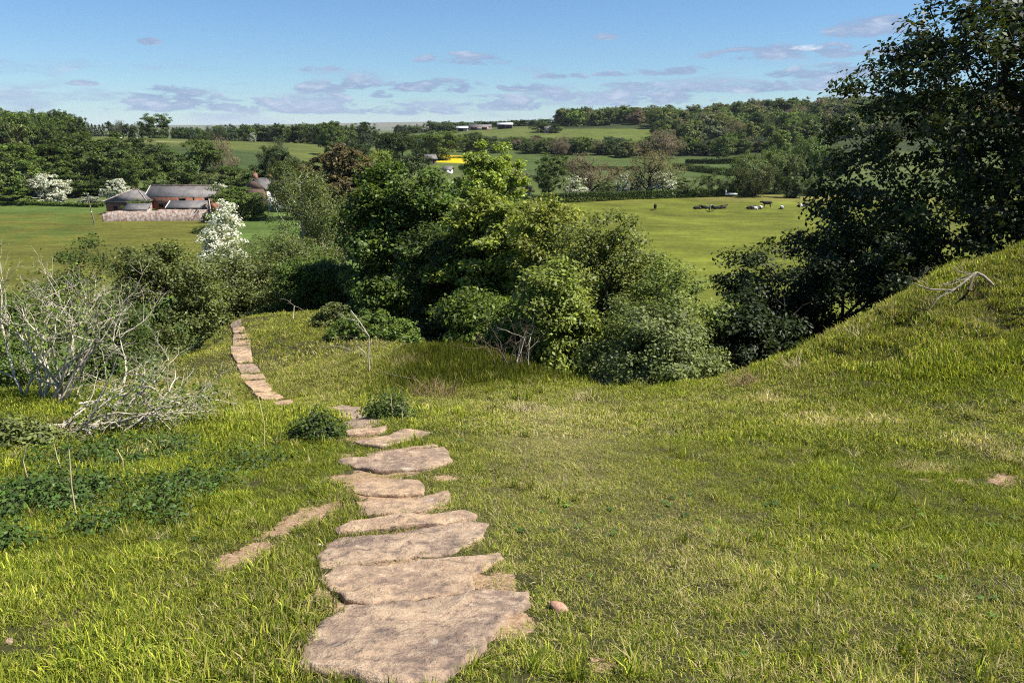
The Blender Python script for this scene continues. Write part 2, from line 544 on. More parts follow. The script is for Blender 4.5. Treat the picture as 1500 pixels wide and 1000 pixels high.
def make_stone():
    m, t, o = mat('sandstone')
    c0 = objcoord(t)
    oi = t.new('ShaderNodeObjectInfo')
    va = t.new('ShaderNodeVectorMath', operation='ADD')
    t.l.new(c0, va.inputs[0])
    cmb = t.new('ShaderNodeCombineXYZ')
    t.put(cmb.inputs[0], t.math('MULTIPLY', oi.outputs['Random'], 40.0))
    t.l.new(cmb.outputs[0], va.inputs[1])
    p = va.outputs[0]
    a = t.noise(p, 2.2, 5, 0.65, 0.6)
    b = t.noise(p, 11.0, 6, 0.7, 0.3)
    d = t.noise(p, 70.0, 3, 0.7)
    c = t.mix(t.ramp(a, 0.32, 0.68), (0.215, 0.150, 0.115), (0.43, 0.305, 0.20))
    c = t.mix(t.ramp(b, 0.48, 0.72), c, (0.50, 0.385, 0.265))
    c = t.mix(t.ramp(b, 0.50, 0.34), c, (0.135, 0.098, 0.080))
    sm = t.new('ShaderNodeMapping')
    sm.inputs['Scale'].default_value = (4.0, 16.0, 10.0)
    sm.inputs['Rotation'].default_value = (0, 0, 0.3)
    t.l.new(p, sm.inputs['Vector'])
    c = t.mix(t.math('MULTIPLY', t.ramp(t.noise(sm.outputs[0], 1.0, 5, 0.7, 1.0), 0.55, 0.66), 0.6), c, (0.12, 0.09, 0.08))
    c = t.mix(t.math('MULTIPLY', t.ramp(t.noise(sm.outputs[0], 1.7, 5, 0.7, 1.4), 0.60, 0.68), 0.7), c, (0.47, 0.39, 0.31))
    c = t.mix(t.math('MULTIPLY', t.ramp(d, 0.45, 0.75), 0.5), c, (0.20, 0.16, 0.125))
    c = t.mix(t.math('MULTIPLY', oi.outputs['Random'], 0.22), c, (0.46, 0.35, 0.23))
    sv = t.new('ShaderNodeHueSaturation')
    t.put(sv.inputs['Color'], c)
    t.put(sv.inputs['Value'], t.math('ADD', 0.88, t.math('MULTIPLY', oi.outputs['Random'], 0.26)))
    t.put(sv.inputs['Saturation'], t.math('ADD', 1.0, t.math('MULTIPLY', oi.outputs['Random'], 0.2)))
    c = sv.outputs[0]
    lich = t.ramp(t.noise(p, 5.0, 4, 0.6, 1.2), 0.64, 0.70)
    c = t.mix(t.math('MULTIPLY', lich, 0.6), c, (0.42, 0.38, 0.31))
    h = t.math('ADD', t.math('MULTIPLY', a, 1.6), t.math('ADD', b, t.math('MULTIPLY', d, 0.28)))
    principled(t, o, c, 0.9, 0.2, h, 0.9, 0.03)
    return m


def simple(name, ca, cb, scale=3.0, rough=0.85, bstr=0.3, bdist=0.02, spec=0.25, detail=4):
    m, t, o = mat(name)
    c0 = objcoord(t)
    n = t.noise(c0, scale, detail, 0.65)
    n2 = t.noise(c0, scale * 6, 3, 0.6)
    f = t.math('ADD', t.math('MULTIPLY', n, 0.7), t.math('MULTIPLY', n2, 0.3))
    principled(t, o, t.mix(t.ramp(f, 0.35, 0.65), ca, cb), rough, spec, f, bstr, bdist)
    return m


def make_brick(name, a, b, mort, patch=None, pf=0.0):
    m, t, o = mat(name)
    c0 = objcoord(t)
    n = t.noise(c0, 0.9, 5, 0.65)
    n2 = t.noise(c0, 5.0, 4, 0.7)
    c = t.mix(t.ramp(n2, 0.35, 0.65), a, b)
    c = t.mix(t.ramp(n, 0.5, 0.62, 0, 0.6), c, mort)
    if patch:
        c = t.mix(t.math('MULTIPLY', t.ramp(t.noise(c0, 1.6, 6, 0.75), 0.44, 0.58), pf), c, patch)
    principled(t, o, c, 0.92, 0.15, n2, 0.5, 0.05)
    return m


def make_roof(name, a, b, scale_y=3.0):
    m, t, o = mat(name)
    c0 = objcoord(t)
    n = t.noise(c0, 0.6, 4, 0.65)
    wv = t.new('ShaderNodeTexWave', wave_type='BANDS', bands_direction='Z')
    t.put(wv.inputs['Vector'], c0)
    wv.inputs['Scale'].default_value = scale_y
    wv.inputs['Distortion'].default_value = 0.6
    n2 = t.noise(c0, 4.0, 4, 0.7)
    f = t.math('ADD', t.math('MULTIPLY', n, 0.6), t.math('ADD', t.math('MULTIPLY', n2, 0.35), t.math('MULTIPLY', wv.outputs['Fac'], 0.08)))
    principled(t, o, t.mix(t.ramp(f, 0.36, 0.66), a, b), 0.7, 0.35, f, 0.4, 0.05)
    return m


M = {}
M['leaf'] = make_leaf()
M['leaf_wood'] = make_leaf(True)
M['grass'] = make_grass()
M['terrain'] = make_terrain()
M['stone'] = make_stone()
M['bark'] = simple('bark', (0.035, 0.028, 0.02), (0.085, 0.07, 0.05), 3.0, 0.95, 0.6, 0.04)
M['birch'] = simple('birch_bark', (0.38, 0.34, 0.28), (0.62, 0.58, 0.5), 2.0, 0.8)
M['dead'] = simple('dead_wood', (0.36, 0.30, 0.21), (0.64, 0.58, 0.45), 9.0, 0.85)
M['deaddark'] = simple('brown_twig', (0.10, 0.07, 0.045), (0.20, 0.15, 0.10), 6.0, 0.9)
M['slate'] = make_roof('slate', (0.095, 0.09, 0.088), (0.20, 0.18, 0.168))
M['brick'] = make_brick('red_brick', (0.20, 0.080, 0.052), (0.29, 0.135, 0.09), (0.33, 0.235, 0.19))
M['pale'] = make_brick('limewashed_brick', (0.20, 0.115, 0.085), (0.28, 0.18, 0.14), (0.36, 0.29, 0.245), (0.47, 0.42, 0.37), 0.85)
M['brown'] = make_brick('brown_brick', (0.12, 0.075, 0.058), (0.19, 0.12, 0.095), (0.23, 0.18, 0.15))
M['white'] = simple('white_wash', (0.62, 0.60, 0.56), (0.8, 0.79, 0.76), 1.5, 0.8)
M['dark'] = simple('dark_opening', (0.008, 0.008, 0.008), (0.02, 0.018, 0.016), 2.0, 0.9)
M['metal'] = simple('pale_sheet_roof', (0.55, 0.57, 0.6), (0.72, 0.73, 0.75), 0.5, 0.5)
M['rust'] = simple('red_tile', (0.30, 0.11, 0.06), (0.42, 0.17, 0.10), 2.0, 0.8)
M['pole'] = simple('weathered_pole', (0.10, 0.08, 0.06), (0.22, 0.19, 0.16), 2.0, 0.85)
M['glass'] = simple('window_glass', (0.02, 0.025, 0.03), (0.04, 0.05, 0.06), 2.0, 0.1, 0.0, 0.0, 0.5)
M['redstone'] = simple('red_sandstone', (0.33, 0.18, 0.12), (0.5, 0.3, 0.22), 8.0, 0.9, 0.5)
M['rusty'] = simple('rusty_grass', (0.20, 0.13, 0.07), (0.36, 0.25, 0.13), 6.0, 0.8)
M['weathered'] = simple('weathered_branch', (0.15, 0.115, 0.08), (0.44, 0.38, 0.30), 14.0, 0.9, 0.6, 0.02)
M['straw'] = simple('straw', (0.38, 0.30, 0.15), (0.60, 0.50, 0.30), 6.0, 0.8)

# ------------------------------------------------------------------ terrain
def in_poly(x, y, poly):
    x = np.asarray(x)
    y = np.asarray(y)
    ins = np.zeros(x.shape, bool)
    n = len(poly)
    for i in range(n):
        x0, y0 = poly[i][0], poly[i][1]
        x1, y1 = poly[(i + 1) % n][0], poly[(i + 1) % n][1]
        c = (y0 > y) != (y1 > y)
        with np.errstate(divide='ignore', invalid='ignore'):
            xi = (x1 - x0) * (y - y0) / (y1 - y0) + x0
        ins ^= c & (x < xi)
    return ins


STONES = [
    [(437, 985), (452, 945), (470, 915), (505, 893), (560, 887), (610, 884), (640, 878), (715, 870), (772, 872), (776, 890), (745, 905), (735, 925), (708, 940), (712, 958), (670, 985), (640, 1005), (580, 1010), (500, 995)],
    [(468, 850), (492, 836), (564, 831), (629, 821), (690, 816), (732, 812), (736, 820), (712, 836), (688, 843), (691, 866), (640, 873), (600, 880), (540, 888), (509, 884), (490, 868)],
    [(468, 820), (480, 800), (500, 790), (554, 785), (636, 777), (690, 767), (715, 769), (708, 785), (680, 800), (660, 812), (612, 817), (564, 824), (510, 830), (472, 833)],
    [(490, 776), (511, 771), (554, 766), (580, 760), (619, 760), (645, 753), (679, 749), (698, 757), (694, 763), (636, 772), (576, 779), (521, 783), (496, 783)],
    [(523, 737), (574, 733), (602, 733), (658, 724), (661, 730), (648, 741), (622, 750), (574, 755), (545, 758), (528, 756)],
    [(519, 711), (550, 706), (612, 704), (624, 714), (622, 724), (588, 729), (547, 727), (519, 723)],
    [(495, 678), (539, 671), (590, 665), (635, 657), (652, 658), (662, 677), (627, 690), (568, 694), (551, 693), (522, 687)],
    [(536, 666), (581, 660), (637, 652), (639, 655), (590, 662), (542, 669)],
    [(520, 647), (560, 641), (606, 631), (629, 634), (612, 643), (560, 657), (530, 655)],
    [(508, 635), (543, 632), (566, 630), (563, 635), (530, 641), (510, 640)],
    [(466, 599), (500, 597), (534, 596), (541, 606), (565, 620), (539, 627), (509, 627), (494, 614)],
]
FSTONES = [
    [(399, 588), (426, 588), (429, 592), (417, 597), (402, 595)], [(369, 578), (402, 575), (415, 583), (404, 587), (384, 587)],
    [(355, 560), (389, 558), (400, 573), (372, 576)], [(352, 551), (384, 548), (390, 556), (356, 558)], [(346, 534), (372, 534), (382, 546), (353, 549)],
    [(338, 517), (368, 515), (370, 531), (347, 532)], [(338, 509), (366, 508), (367, 513), (339, 515)], [(341, 499), (367, 498), (367, 506), (341, 507)],
    [(342, 490), (364, 488.5), (366, 496.5), (341, 498)], [(340.5, 480.5), (357, 479.5), (361, 487.5), (341, 489)], [(333, 473.5), (347, 473), (355, 479), (339, 480)]]
SPOLY = [np.array([hit(u, v) for (u, v) in s]) for s in STONES]
FPOLY = [np.array([hit(u, v) for (u, v) in s]) for s in FSTONES]
# bare red earth: (u, v, half width px, half height px)
DIRT = [(600, 884, 140, 7), (590, 827, 120, 7), (600, 773, 105, 6), (590, 758, 75, 5), (575, 733, 66, 5), (560, 700, 76, 9), (565, 662, 66, 6), (545, 645, 48, 5), (535, 629, 36, 4), (740, 850, 24, 14), (650, 700, 24, 8), (492, 742, 28, 9), (474, 748, 30, 10), (450, 758, 33, 10), (428, 769, 30, 9), (405, 783, 30, 9), (383, 799, 28, 9), (360, 814, 28, 9), (340, 827, 22, 8), (745, 905, 34, 30), (560, 716, 50, 14), (1475, 703, 44, 10),
        (1085, 760, 30, 5), (85, 915, 40, 4), (790, 797, 14, 4), (440, 536, 10, 3), (1175, 606, 20, 3), (880, 975, 20, 4), (1380, 704, 50, 4), (345, 475, 10, 4), (700, 850, 26, 12), (480, 862, 14, 14), (640, 742, 20, 6), (690, 790, 22, 6), (500, 800, 10, 10)]
DW = []
for (u, v, a, b) in DIRT:
    c = hit(u, v)
    e1 = hit(u + a, v)
    e2 = hit(u, v - b)
    DW.append((c[0], c[1], abs(e1[0] - c[0]), max(abs(e2[1] - c[1]), 0.04)))


def dirt_mask(x, y):
    m = np.zeros(np.shape(x))
    wob = 0.9 * fbm(np.asarray(x) * 5, np.asarray(y) * 5, 31, 4)
    for (cx, cy, rx, ry) in DW:
        d = np.sqrt(((x - cx) / rx) ** 2 + ((y - cy) / ry) ** 2)
        m = np.maximum(m, 1 - sstep(d + wob, 0.55, 1.15))
    return m


def upx(x, y):
    """photo column of a far ground point"""
    return 750 + FPX * x / np.maximum(y, 1e-3) * 1.0


def hpx(u, v, z=-19.0):
    p = pix(u, v, 1.0)
    k = z / p[2]
    return (p[0] * k, p[1] * k)


COWFIELD = [hpx(560, 480), hpx(1100, 480), (150, 80), (170, 190), (150, 236), (60, 238), hpx(770, 293)]
FARMFIELD = [hpx(-250, 470), hpx(420, 420), hpx(310, 322), hpx(150, 312), hpx(-200, 308)]


def land_color(x, y):
    r = np.hypot(x, y)
    u = upx(x, y)
    n = np.stack([np.full(x.shape, v) for v in (0.050, 0.048, 0.018)], -1)      # turf and thatch under the grass

    def put(mask, col):
        m_ = np.asarray(mask, float)[..., None]
        n[...] = n * (1 - m_) + np.array(col) * m_
    put(sstep(r, 40, 60), (0.070, 0.105, 0.022))
    # mosaic of fields beyond
    ci = np.floor((x + 0.25 * y) / 170.0)
    cj = np.floor((y - 0.2 * x) / 150.0)
    h = hash2(ci, cj, 77)
    mos = np.stack([0.055 + 0.03 * h, 0.08 + 0.02 * h, 0.02 + 0.008 * h], -1)
    mm = sstep(r, 236, 246)[..., None]
    n[...] = n * (1 - mm) + mos * mm
    stripe = fbm(x / 9, y / 5, 41, 4)
    cow = in_poly(x, y, COWFIELD)
    put(cow, (0.100, 0.112, 0.014))
    n[...] = n * (1 + (cow * 0.42 * stripe)[..., None])
    put(cow * sstep(y, 206, 230) * sstep(fbm(x / 14, y / 14, 4, 3), -0.1, 0.25) * 0.5, (0.20, 0.16, 0.06))
    farm = in_poly(x, y, FARMFIELD)
    put(farm, (0.092, 0.092, 0.016))
    put(farm * (u < 140) * sstep(fbm(x / 6, y / 6, 44, 3), -0.35, 0.2) * sstep(y, 120, 150) * 0.75, (0.062, 0.092, 0.016))
    # left hill: pale strip at the crest, darker plough-green below
    hill = (u > 100) & (u < 560) & (r > 330) & (r < 640)
    put(hill, (0.080, 0.094, 0.022))
    put(hill & (u < 300) & (r < 470), (0.056, 0.070, 0.020))
    put(hill & (u > 255) & (u < 420) & (r < 440), (0.044, 0.064, 0.018))
    put((hill & (u > 130) & (u < 300) & (r > 488 + 6 * fbm(x / 10, y / 10, 3)) & (r < 506)) * 0.7, (0.22, 0.19, 0.10))
    # green flats right of centre
    put((u > 760) & (u < 1110) & (r > 330) & (r < 520), (0.056, 0.080, 0.020))
    put((u > 760) & (u < 960) & (r > 245) & (r < 330), (0.066, 0.086, 0.020))
    put((u > 800) & (u < 960) & (r > 600) & (r < 760), (0.085, 0.105, 0.022))
    put((u > 690) & (u < 830) & (r > 610) & (r < 800), (0.085, 0.102, 0.024))
    put((u > 560) & (u < 700) & (r > 600) & (r < 840), (0.068, 0.088, 0.022))
    # rape in flower
    put((u > 624) & (u < 702) & (r > 436) & (r < 503), (0.52, 0.36, 0.010))
    put(sstep(r, 2500, 6000), (0.11, 0.115, 0.075))
    put(sstep(r, 5500, 7500) * sstep(fbm(x / 700, y / 700, 12, 4), -0.1, 0.3) * 0.7, (0.15, 0.125, 0.085))
    # woodland floor
    put(((u > 820) & (r > 520) & (r < 1200) & ~((u < 960) & (r < 770))) * 0.9, (0.030, 0.040, 0.015))
    put(((u < 130) & (r > 330) & (r < 700)) * 0.9, (0.030, 0.040, 0.015))
    # gully floor under the trees, and bare earth
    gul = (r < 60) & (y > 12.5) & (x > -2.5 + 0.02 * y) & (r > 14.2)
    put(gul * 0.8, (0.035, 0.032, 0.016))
    trod = np.exp(-(((x - 0.55) / 0.8) ** 2 + ((y - 7.2) / 2.8) ** 2)) * (r < 30)
    put(trod * 0.5, (0.17, 0.14, 0.06))
    # worn strip of short grass beside the far path
    return np.clip(n, 0.004, 0.9)


def build_ground():
    nr = 410
    rr = np.exp(np.linspace(math.log(0.4), math.log(16000), nr))
    front = np.linspace(-0.86, 0.86, 390)
    side = np.linspace(0.86, 2 * math.pi - 0.86, 46)[1:-1]
    aa = np.concatenate([front, side])
    na = len(aa)
    A, Rr = np.meshgrid(aa, rr)
    X = Rr * np.sin(A)
    Y = Rr * np.cos(A)
    Z = ground(X, Y)
    c0 = np.array([[0, 0, g1(0.0, 0.0)]])
    V = np.concatenate([np.stack([X, Y, Z], -1).reshape(-1, 3), c0])
    i, j = np.meshgrid(np.arange(nr - 1), np.arange(na), indexing='ij')
    j2 = (j + 1) % na
    Q = np.stack([i * na + j, i * na + j2, (i + 1) * na + j2, (i + 1) * na + j], -1).reshape(-1, 4)
    Q = Q[:, ::-1]
    me = quads_mesh('ground', V, Q, [M['terrain']], None, True)
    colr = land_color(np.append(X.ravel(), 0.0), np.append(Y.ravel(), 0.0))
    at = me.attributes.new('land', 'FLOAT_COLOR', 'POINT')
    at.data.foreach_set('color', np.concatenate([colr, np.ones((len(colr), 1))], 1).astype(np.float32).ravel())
    dm = np.where(np.hypot(X, Y) < 40, dirt_mask(X, Y), 0).ravel()
    at = me.attributes.new('earth', 'FLOAT', 'POINT')
    at.data.foreach_set('value', np.append(dm, 0).astype(np.float32))
    o = ob('ground', me)
    tag(o, 'grassy hillside, valley fields and far moor', None, None, 'structure')
    return o


build_ground()

# ------------------------------------------------------------------ path of flagstones
def flag_mesh(poly, seed, thick=0.13, lift=0.028):
    rg = np.random.default_rng(seed)
    P = poly[:, :2]
    # resample the outline and roughen it
    pts = []
    for i in range(len(P)):
        a, b = P[i], P[(i + 1) % len(P)]
        L = np.linalg.norm(b - a)
        k = max(1, int(min(L, 1.6) / 0.035))
        for q in range(k):
            pts.append(a + (b - a) * q / k)
    pts = np.array(pts)
    c = pts.mean(0)
    # smooth corners, then chip
    d = pts - c
    pts = pts + d / np.linalg.norm(d, axis=1, keepdims=True) * 0.006
    L = np.linalg.norm(d, axis=1, keepdims=True)
    pts = pts + d / L * ((fbm(pts[:, 0] * 10, pts[:, 1] * 10, seed, 4) * 0.022)[:, None] + rg.normal(0, 0.003, (len(pts), 1)))
    n = len(pts)
    # plane of the slab follows the ground gently
    gz = ground(pts[:, 0], pts[:, 1])
    A = np.stack([pts[:, 0] - c[0], pts[:, 1] - c[1], np.ones(n)], 1)
    co = np.linalg.lstsq(A, gz, rcond=None)[0]
    rings = [(1.0, -thick), (1.004, -0.02), (0.998, -0.006), (0.985, 0.0)] + [(q_, 0.004) for q_ in (0.96, 0.92, 0.87, 0.81, 0.75, 0.68, 0.61, 0.54, 0.46, 0.38, 0.29, 0.2, 0.1)]
    V = []
    for (s, dz) in rings:
        q = c + (pts - c) * s
        pz = (np.stack([q[:, 0] - c[0], q[:, 1] - c[1], np.ones(n)], 1) @ co)
        g = ground(q[:, 0], q[:, 1])
        z = 0.55 * pz + 0.45 * g + lift + dz
        if dz > -0.02:
            te = fbm(q[:, 0] * 2.6, q[:, 1] * 3.4, seed + 21, 4) * 5
            z = z + 0.011 * (np.floor(te) + sstep(te - np.floor(te), 0.35, 0.65)) - 0.01
            z = z + 0.010 * fbm(q[:, 0] * 5, q[:, 1] * 5, seed + 5, 4) + 0.02 * np.abs(fbm(q[:, 0] * 2.1 + q[:, 1], q[:, 1] * 3.0, seed + 8, 2)) * (s < .97)
        if dz > -0.02:
            z = np.maximum(z, g + 0.011)
        V.append(np.stack([q[:, 0], q[:, 1], z], 1))
    V.append(np.array([[c[0], c[1], V[-1][:, 2].mean()]] * n))
    k = len(V)
    V = np.concatenate(V)
    i, j = np.meshgrid(np.arange(k - 1), np.arange(n), indexing='ij')
    j2 = (j + 1) % n
    Q = np.stack([i * n + j, i * n + j2, (i + 1) * n + j2, (i + 1) * n + j], -1).reshape(-1, 4)
    area = np.sum(pts[:, 0] * np.roll(pts[:, 1], -1) - np.roll(pts[:, 0], -1) * pts[:, 1])
    if area < 0:
        Q = Q[:, ::-1]
    o = np.array([c[0], c[1], co[2]])
    me = quads_mesh('flagstone', V - o, Q, [M['stone']], None, True)
    return me, o


path_o = ob('path', None)
tag(path_o, 'stepped path of worn sandstone flags running downhill', None, None, 'structure')
for k, pl in enumerate(SPOLY + FPOLY):
    me, o = flag_mesh(pl, 100 + k, 0.13, (0.016 + 0.012 * (k % 3 == 0) + 0.006 * (k % 2)) if k < len(SPOLY) else 0.04)
    ob('flagstone', me, path_o, o)
ALLPOLY = SPOLY + FPOLY

# ------------------------------------------------------------------ trees and shrubs
def unit(v):
    return v / np.maximum(np.linalg.norm(v, axis=-1, keepdims=True), 1e-9)


def leaves(C, N, rad, size, rg, flat=0.6, up=0.6, cen=None, aspect=0.6, droop=0.0, out=0.5):
    """N leaf quads round each clump centre"""
    n = len(C)
    cid = np.repeat(np.arange(n), N)
    off = rg.normal(0, 1, (n * N, 3))
    off = unit(off) * (rg.random((n * N, 1)) ** 0.45)
    rr = (rad * (0.7 + 0.6 * rg.random(n)))[cid][:, None] if np.isscalar(rad) else rad[cid][:, None]
    off = off * rr
    off[:, 2] *= flat
    P = C[cid] + off
    if droop:
        P[:, 2] -= droop * rg.random(n * N) ** 2
    cen = C.mean(0) if cen is None else cen
    nrm = unit(unit(P - cen) * out + unit(off) * 0.35 + np.array([0, 0, up]) + rg.normal(0, 0.55, P.shape))
    tdir = unit(np.cross(nrm, rg.normal(0, 1, P.shape)))
    sdir = np.cross(nrm, tdir)
    s = size * (0.65 + 0.7 * rg.random((len(P), 1)))
    V = np.stack([P - tdir * s * 0.5, P + sdir * s * 0.5 * aspect + tdir * s * 0.05, P + tdir * s * 0.55 - nrm * s * 0.12, P - sdir * s * 0.5 * aspect + tdir * s * 0.05], 1).reshape(-1, 3)
    Q = np.arange(len(V)).reshape(-1, 4)
    return V, Q


def crown_points(rg, n, H, Rx, Ry, base, lobes, shape, crad):
    """clump centres in a lobed crown; base = height where the crown starts"""
    L = []
    if shape == 'cone':
        for _ in range(n):
            h = base + (H - base) * (rg.random() ** 1.35) * 0.98
            r = (1 - (h - base) / (H - base)) * (0.55 + 0.45 * rg.random()) + 0.03
            a = rg.random() * 2 * math.pi
            L.append((math.cos(a) * r * Rx, math.sin(a) * r * Ry, h))
        return np.array(L)
    cz = (H + base) / 2
    hz = (H - base) / 2
    E = [(0, 0, cz, 0.66 * Rx, 0.66 * Ry, 0.8 * hz)]
    for k in range(lobes):
        a = 2 * math.pi * (k + rg.random() * 0.8) / lobes * 2.4
        e = rg.uniform(-0.55, 0.9) if shape != 'bush' else rg.uniform(-0.9, 0.75)
        rr = math.sqrt(max(0, 1 - e * e)) * rg.uniform(0.5, 0.64)
        s = rg.uniform(0.32, 0.46)
        if shape == 'ovoid':
            rr *= 0.85 if e > 0 else 1.0
        E.append((math.cos(a) * rr * Rx, math.sin(a) * rr * Ry, cz + e * hz * 0.66, s * Rx, s * Ry, s * hz * rg.uniform(0.65, 0.95)))
    E = np.array(E)
    vol = E[:, 3] * E[:, 4] * E[:, 5]
    pk = rg.choice(len(E), n * 3, p=(vol ** 0.7) / (vol ** 0.7).sum())
    d = unit(rg.normal(0, 1, (n * 3, 3)))
    r = rg.random((n * 3, 1)) ** 0.28
    P = E[pk, :3] + d * r * E[pk, 3:6]
    # drop the deep interior
    e0 = np.linalg.norm((P - np.array([0, 0, cz])) / np.array([Rx, Ry, hz]), axis=1)
    keep = (e0 > 0.30) | (rg.random(len(P)) < 0.25)
    keep &= P[:, 2] > base * 0.9
    P = P[keep][:n]
    q = np.percentile(np.abs(P[:, 0]), 97), np.percentile(np.abs(P[:, 1]), 97)
    P[:, 0] *= max(Rx - 0.7 * crad, 0.3 * Rx) / q[0]
    P[:, 1] *= max(Ry - 0.7 * crad, 0.3 * Ry) / q[1]
    z0, z1 = np.percentile(P[:, 2], 1), np.percentile(P[:, 2], 99.3)
    P[:, 2] = base + 0.4 * crad + (P[:, 2] - z0) / (z1 - z0) * (H - base - 0.75 * crad)
    P[:, 2] = np.maximum(P[:, 2], 0.25 * crad)
    return P


def skeleton(rg, C, H, base, trunk_top=0.72, wig=0.05, r_tip=0.012, p=0.47, lean=(0, 0), rmax=None, kfork=0.55):
    """joins all clump centres to a trunk; returns tube arrays"""
    nt = 7
    tz = np.linspace(0, H * trunk_top, nt)
    T = np.stack([rg.normal(0, wig * H * 0.12, nt).cumsum() * (tz > 0) + lean[0] * tz / H, rg.normal(0, wig * H * 0.12, nt).cumsum() * (tz > 0) + lean[1] * tz / H, tz], 1)
    T[0, :2] = 0
    nodes = [tuple(t) for t in T]
    par = [-1] + list(range(nt - 1))
    dist = [0.0] + list(np.linalg.norm(np.diff(T, axis=0), axis=1).cumsum())
    root = np.array([0, 0, base * 0.8])
    order = np.argsort(np.linalg.norm(C - root, axis=1))
    N = np.zeros((nt + len(C) * 2, 3))
    N[:nt] = T
    D = np.zeros(len(N))
    D[:nt] = dist
    cnt = nt
    leafnodes = []
    ok0 = 1
    for ci in order:
        c = C[ci]
        d = np.linalg.norm(N[ok0:cnt] - c, axis=1)
        pen = np.maximum(0, N[ok0:cnt, 2] - c[2]) * 0.8
        k = ok0 + int(np.argmin(d + kfork * D[ok0:cnt] + pen))
        mid = (N[k] + c) / 2 + rg.normal(0, 0.08, 3) * np.linalg.norm(c - N[k]) + np.array([0, 0, -0.05 * np.linalg.norm(c - N[k])])
        N[cnt] = mid
        par.append(k)
        D[cnt] = D[k] + np.linalg.norm(mid - N[k])
        N[cnt + 1] = c
        par.append(cnt)
        D[cnt + 1] = D[cnt] + np.linalg.norm(c - mid)
        leafnodes.append(cnt + 1)
        cnt += 2
    N = N[:cnt]
    w_ = np.zeros(cnt)
    w_[leafnodes] = 1
    for i in range(cnt - 1, 0, -1):
        w_[par[i]] += w_[i]
    rad = r_tip * np.maximum(w_, 1) ** p
    if rmax:
        rad = np.minimum(rad, rmax * (0.45 + 0.55 * (rad / rad.max())))
    i = np.arange(1, cnt)
    pa = np.array(par[1:])
    r0 = np.minimum(rad[pa], rad[i] * 1.5)
    r0[:nt - 1] = rad[:nt - 1]
    r0[0] *= 1.35
    return N[pa], N[i], r0, rad[i]


def make_tree(seed, H, Rx, Ry=None, base=0.2, n=140, per=150, leaf=0.12, crad=None, shape='round', lobes=9, flat=0.6, up=0.6,
              bark='bark', r_tip=0.012, aspect=0.6, lean=(0, 0), trunk_top=0.72, droop=0.0, kfork=0.55, joined=False, wig=0.05, p=0.47, extra=None, C0=None):
    rg = np.random.default_rng(seed)
    Ry = Ry or Rx
    crad = crad or 0.20 * (Rx + Ry) / 2
    C = C0 if C0 is not None else crown_points(rg, n, H, Rx, Ry, base * H, lobes, shape, crad)
    C[:, 0] += lean[0] * C[:, 2] / H
    C[:, 1] += lean[1] * C[:, 2] / H
    if extra is not None:
        C = np.concatenate([C, extra])
    lv, lq = leaves(C, per, crad, leaf, rg, flat, up, np.array([0, 0, H * (base + 1) / 2.2]), aspect, droop)
    a, b, r0, r1 = skeleton(rg, C, H, base * H, trunk_top, wig, r_tip, p, lean, None, kfork)
    wv, wq = tube_arrays(a, b, r0, r1, 5)
    if joined:
        V = np.concatenate([lv, wv])
        Q = np.concatenate([lq, wq + len(lv)])
        mi = np.concatenate([np.zeros(len(lq)), np.ones(len(wq))])
        return quads_mesh('tree', V, Q, [M['leaf'], M[bark]], mi)
    return quads_mesh('crown', lv, lq, [M['leaf']]), quads_mesh('trunk', wv, wq, [M[bark]], None, True)


GREEN = dict(dark=(0.038, 0.058, 0.010), mid=(0.060, 0.090, 0.013), bright=(0.095, 0.140, 0.022), lime=(0.145, 0.185, 0.022), olive=(0.085, 0.100, 0.026),
             grey=(0.085, 0.095, 0.05), willow=(0.085, 0.115, 0.032), copper=(0.078, 0.062, 0.026), bare=(0.135, 0.105, 0.065), blue=(0.036, 0.058, 0.026), yellow=(0.150, 0.165, 0.026), weed=(0.040, 0.068, 0.012))


def near_tree(name, label, cat, u, vtop, wpx, D, col, seed, group=None, blossom=0.0, woodname='trunk', leafname='crown', sink=0.15, wy=None, zbase=None, **kw):
    """a tree or shrub whose top is seen at (u, vtop) and whose crown is wpx wide at depth D"""
    p = pix(u, vtop, D)
    zb = g1(p[0], p[1]) if zbase is None else zbase
    H = p[2] - zb + sink
    Rr = wpx / 2 / FPX * D * 1.0
    cr, tr = make_tree(seed, H, Rr, wy, **kw)
    o = thing(name, label, cat, (p[0], p[1], zb - sink), 0, group)
    c = ob(leafname, cr, o)
    c.color = (*(GREEN[col] if isinstance(col, str) else col), blossom)
    ob(woodname, tr, o)
    return o


# --- prototypes for the far trees, one mesh each, height 1 and width 1
PROTO = {}
for k in range(5):
    PROTO['round%d' % k] = make_tree(500 + k, 1.0, 0.5, base=0.02, n=170, per=80, leaf=0.034, crad=0.085, lobes=7, r_tip=0.0028, joined=True, flat=0.7, up=0.8)
for k in range(2):
    PROTO['ovoid%d' % k] = make_tree(520 + k, 1.0, 0.5, base=0.02, n=150, per=80, leaf=0.036, crad=0.085, lobes=7, shape='ovoid', r_tip=0.003, joined=True)
for k in range(2):
    PROTO['bush%d' % k] = make_tree(530 + k, 1.0, 0.5, base=0.0, n=130, per=80, leaf=0.042, crad=0.09, lobes=8, shape='bush', r_tip=0.003, joined=True)
for k in range(2):
    PROTO['bare%d' % k] = make_tree(540 + k, 1.0, 0.5, base=0.06, n=200, per=44, leaf=0.026, crad=0.08, lobes=9, r_tip=0.0035, joined=True, flat=1.0, up=0.3, aspect=0.35)
for k in range(2):
    PROTO['cone%d' % k] = make_tree(550 + k, 1.0, 0.5, base=0.08, n=130, per=45, leaf=0.05, crad=0.075, shape='cone', r_tip=0.002, joined=True, trunk_top=0.97, wig=0.01, flat=0.4, aspect=0.4)
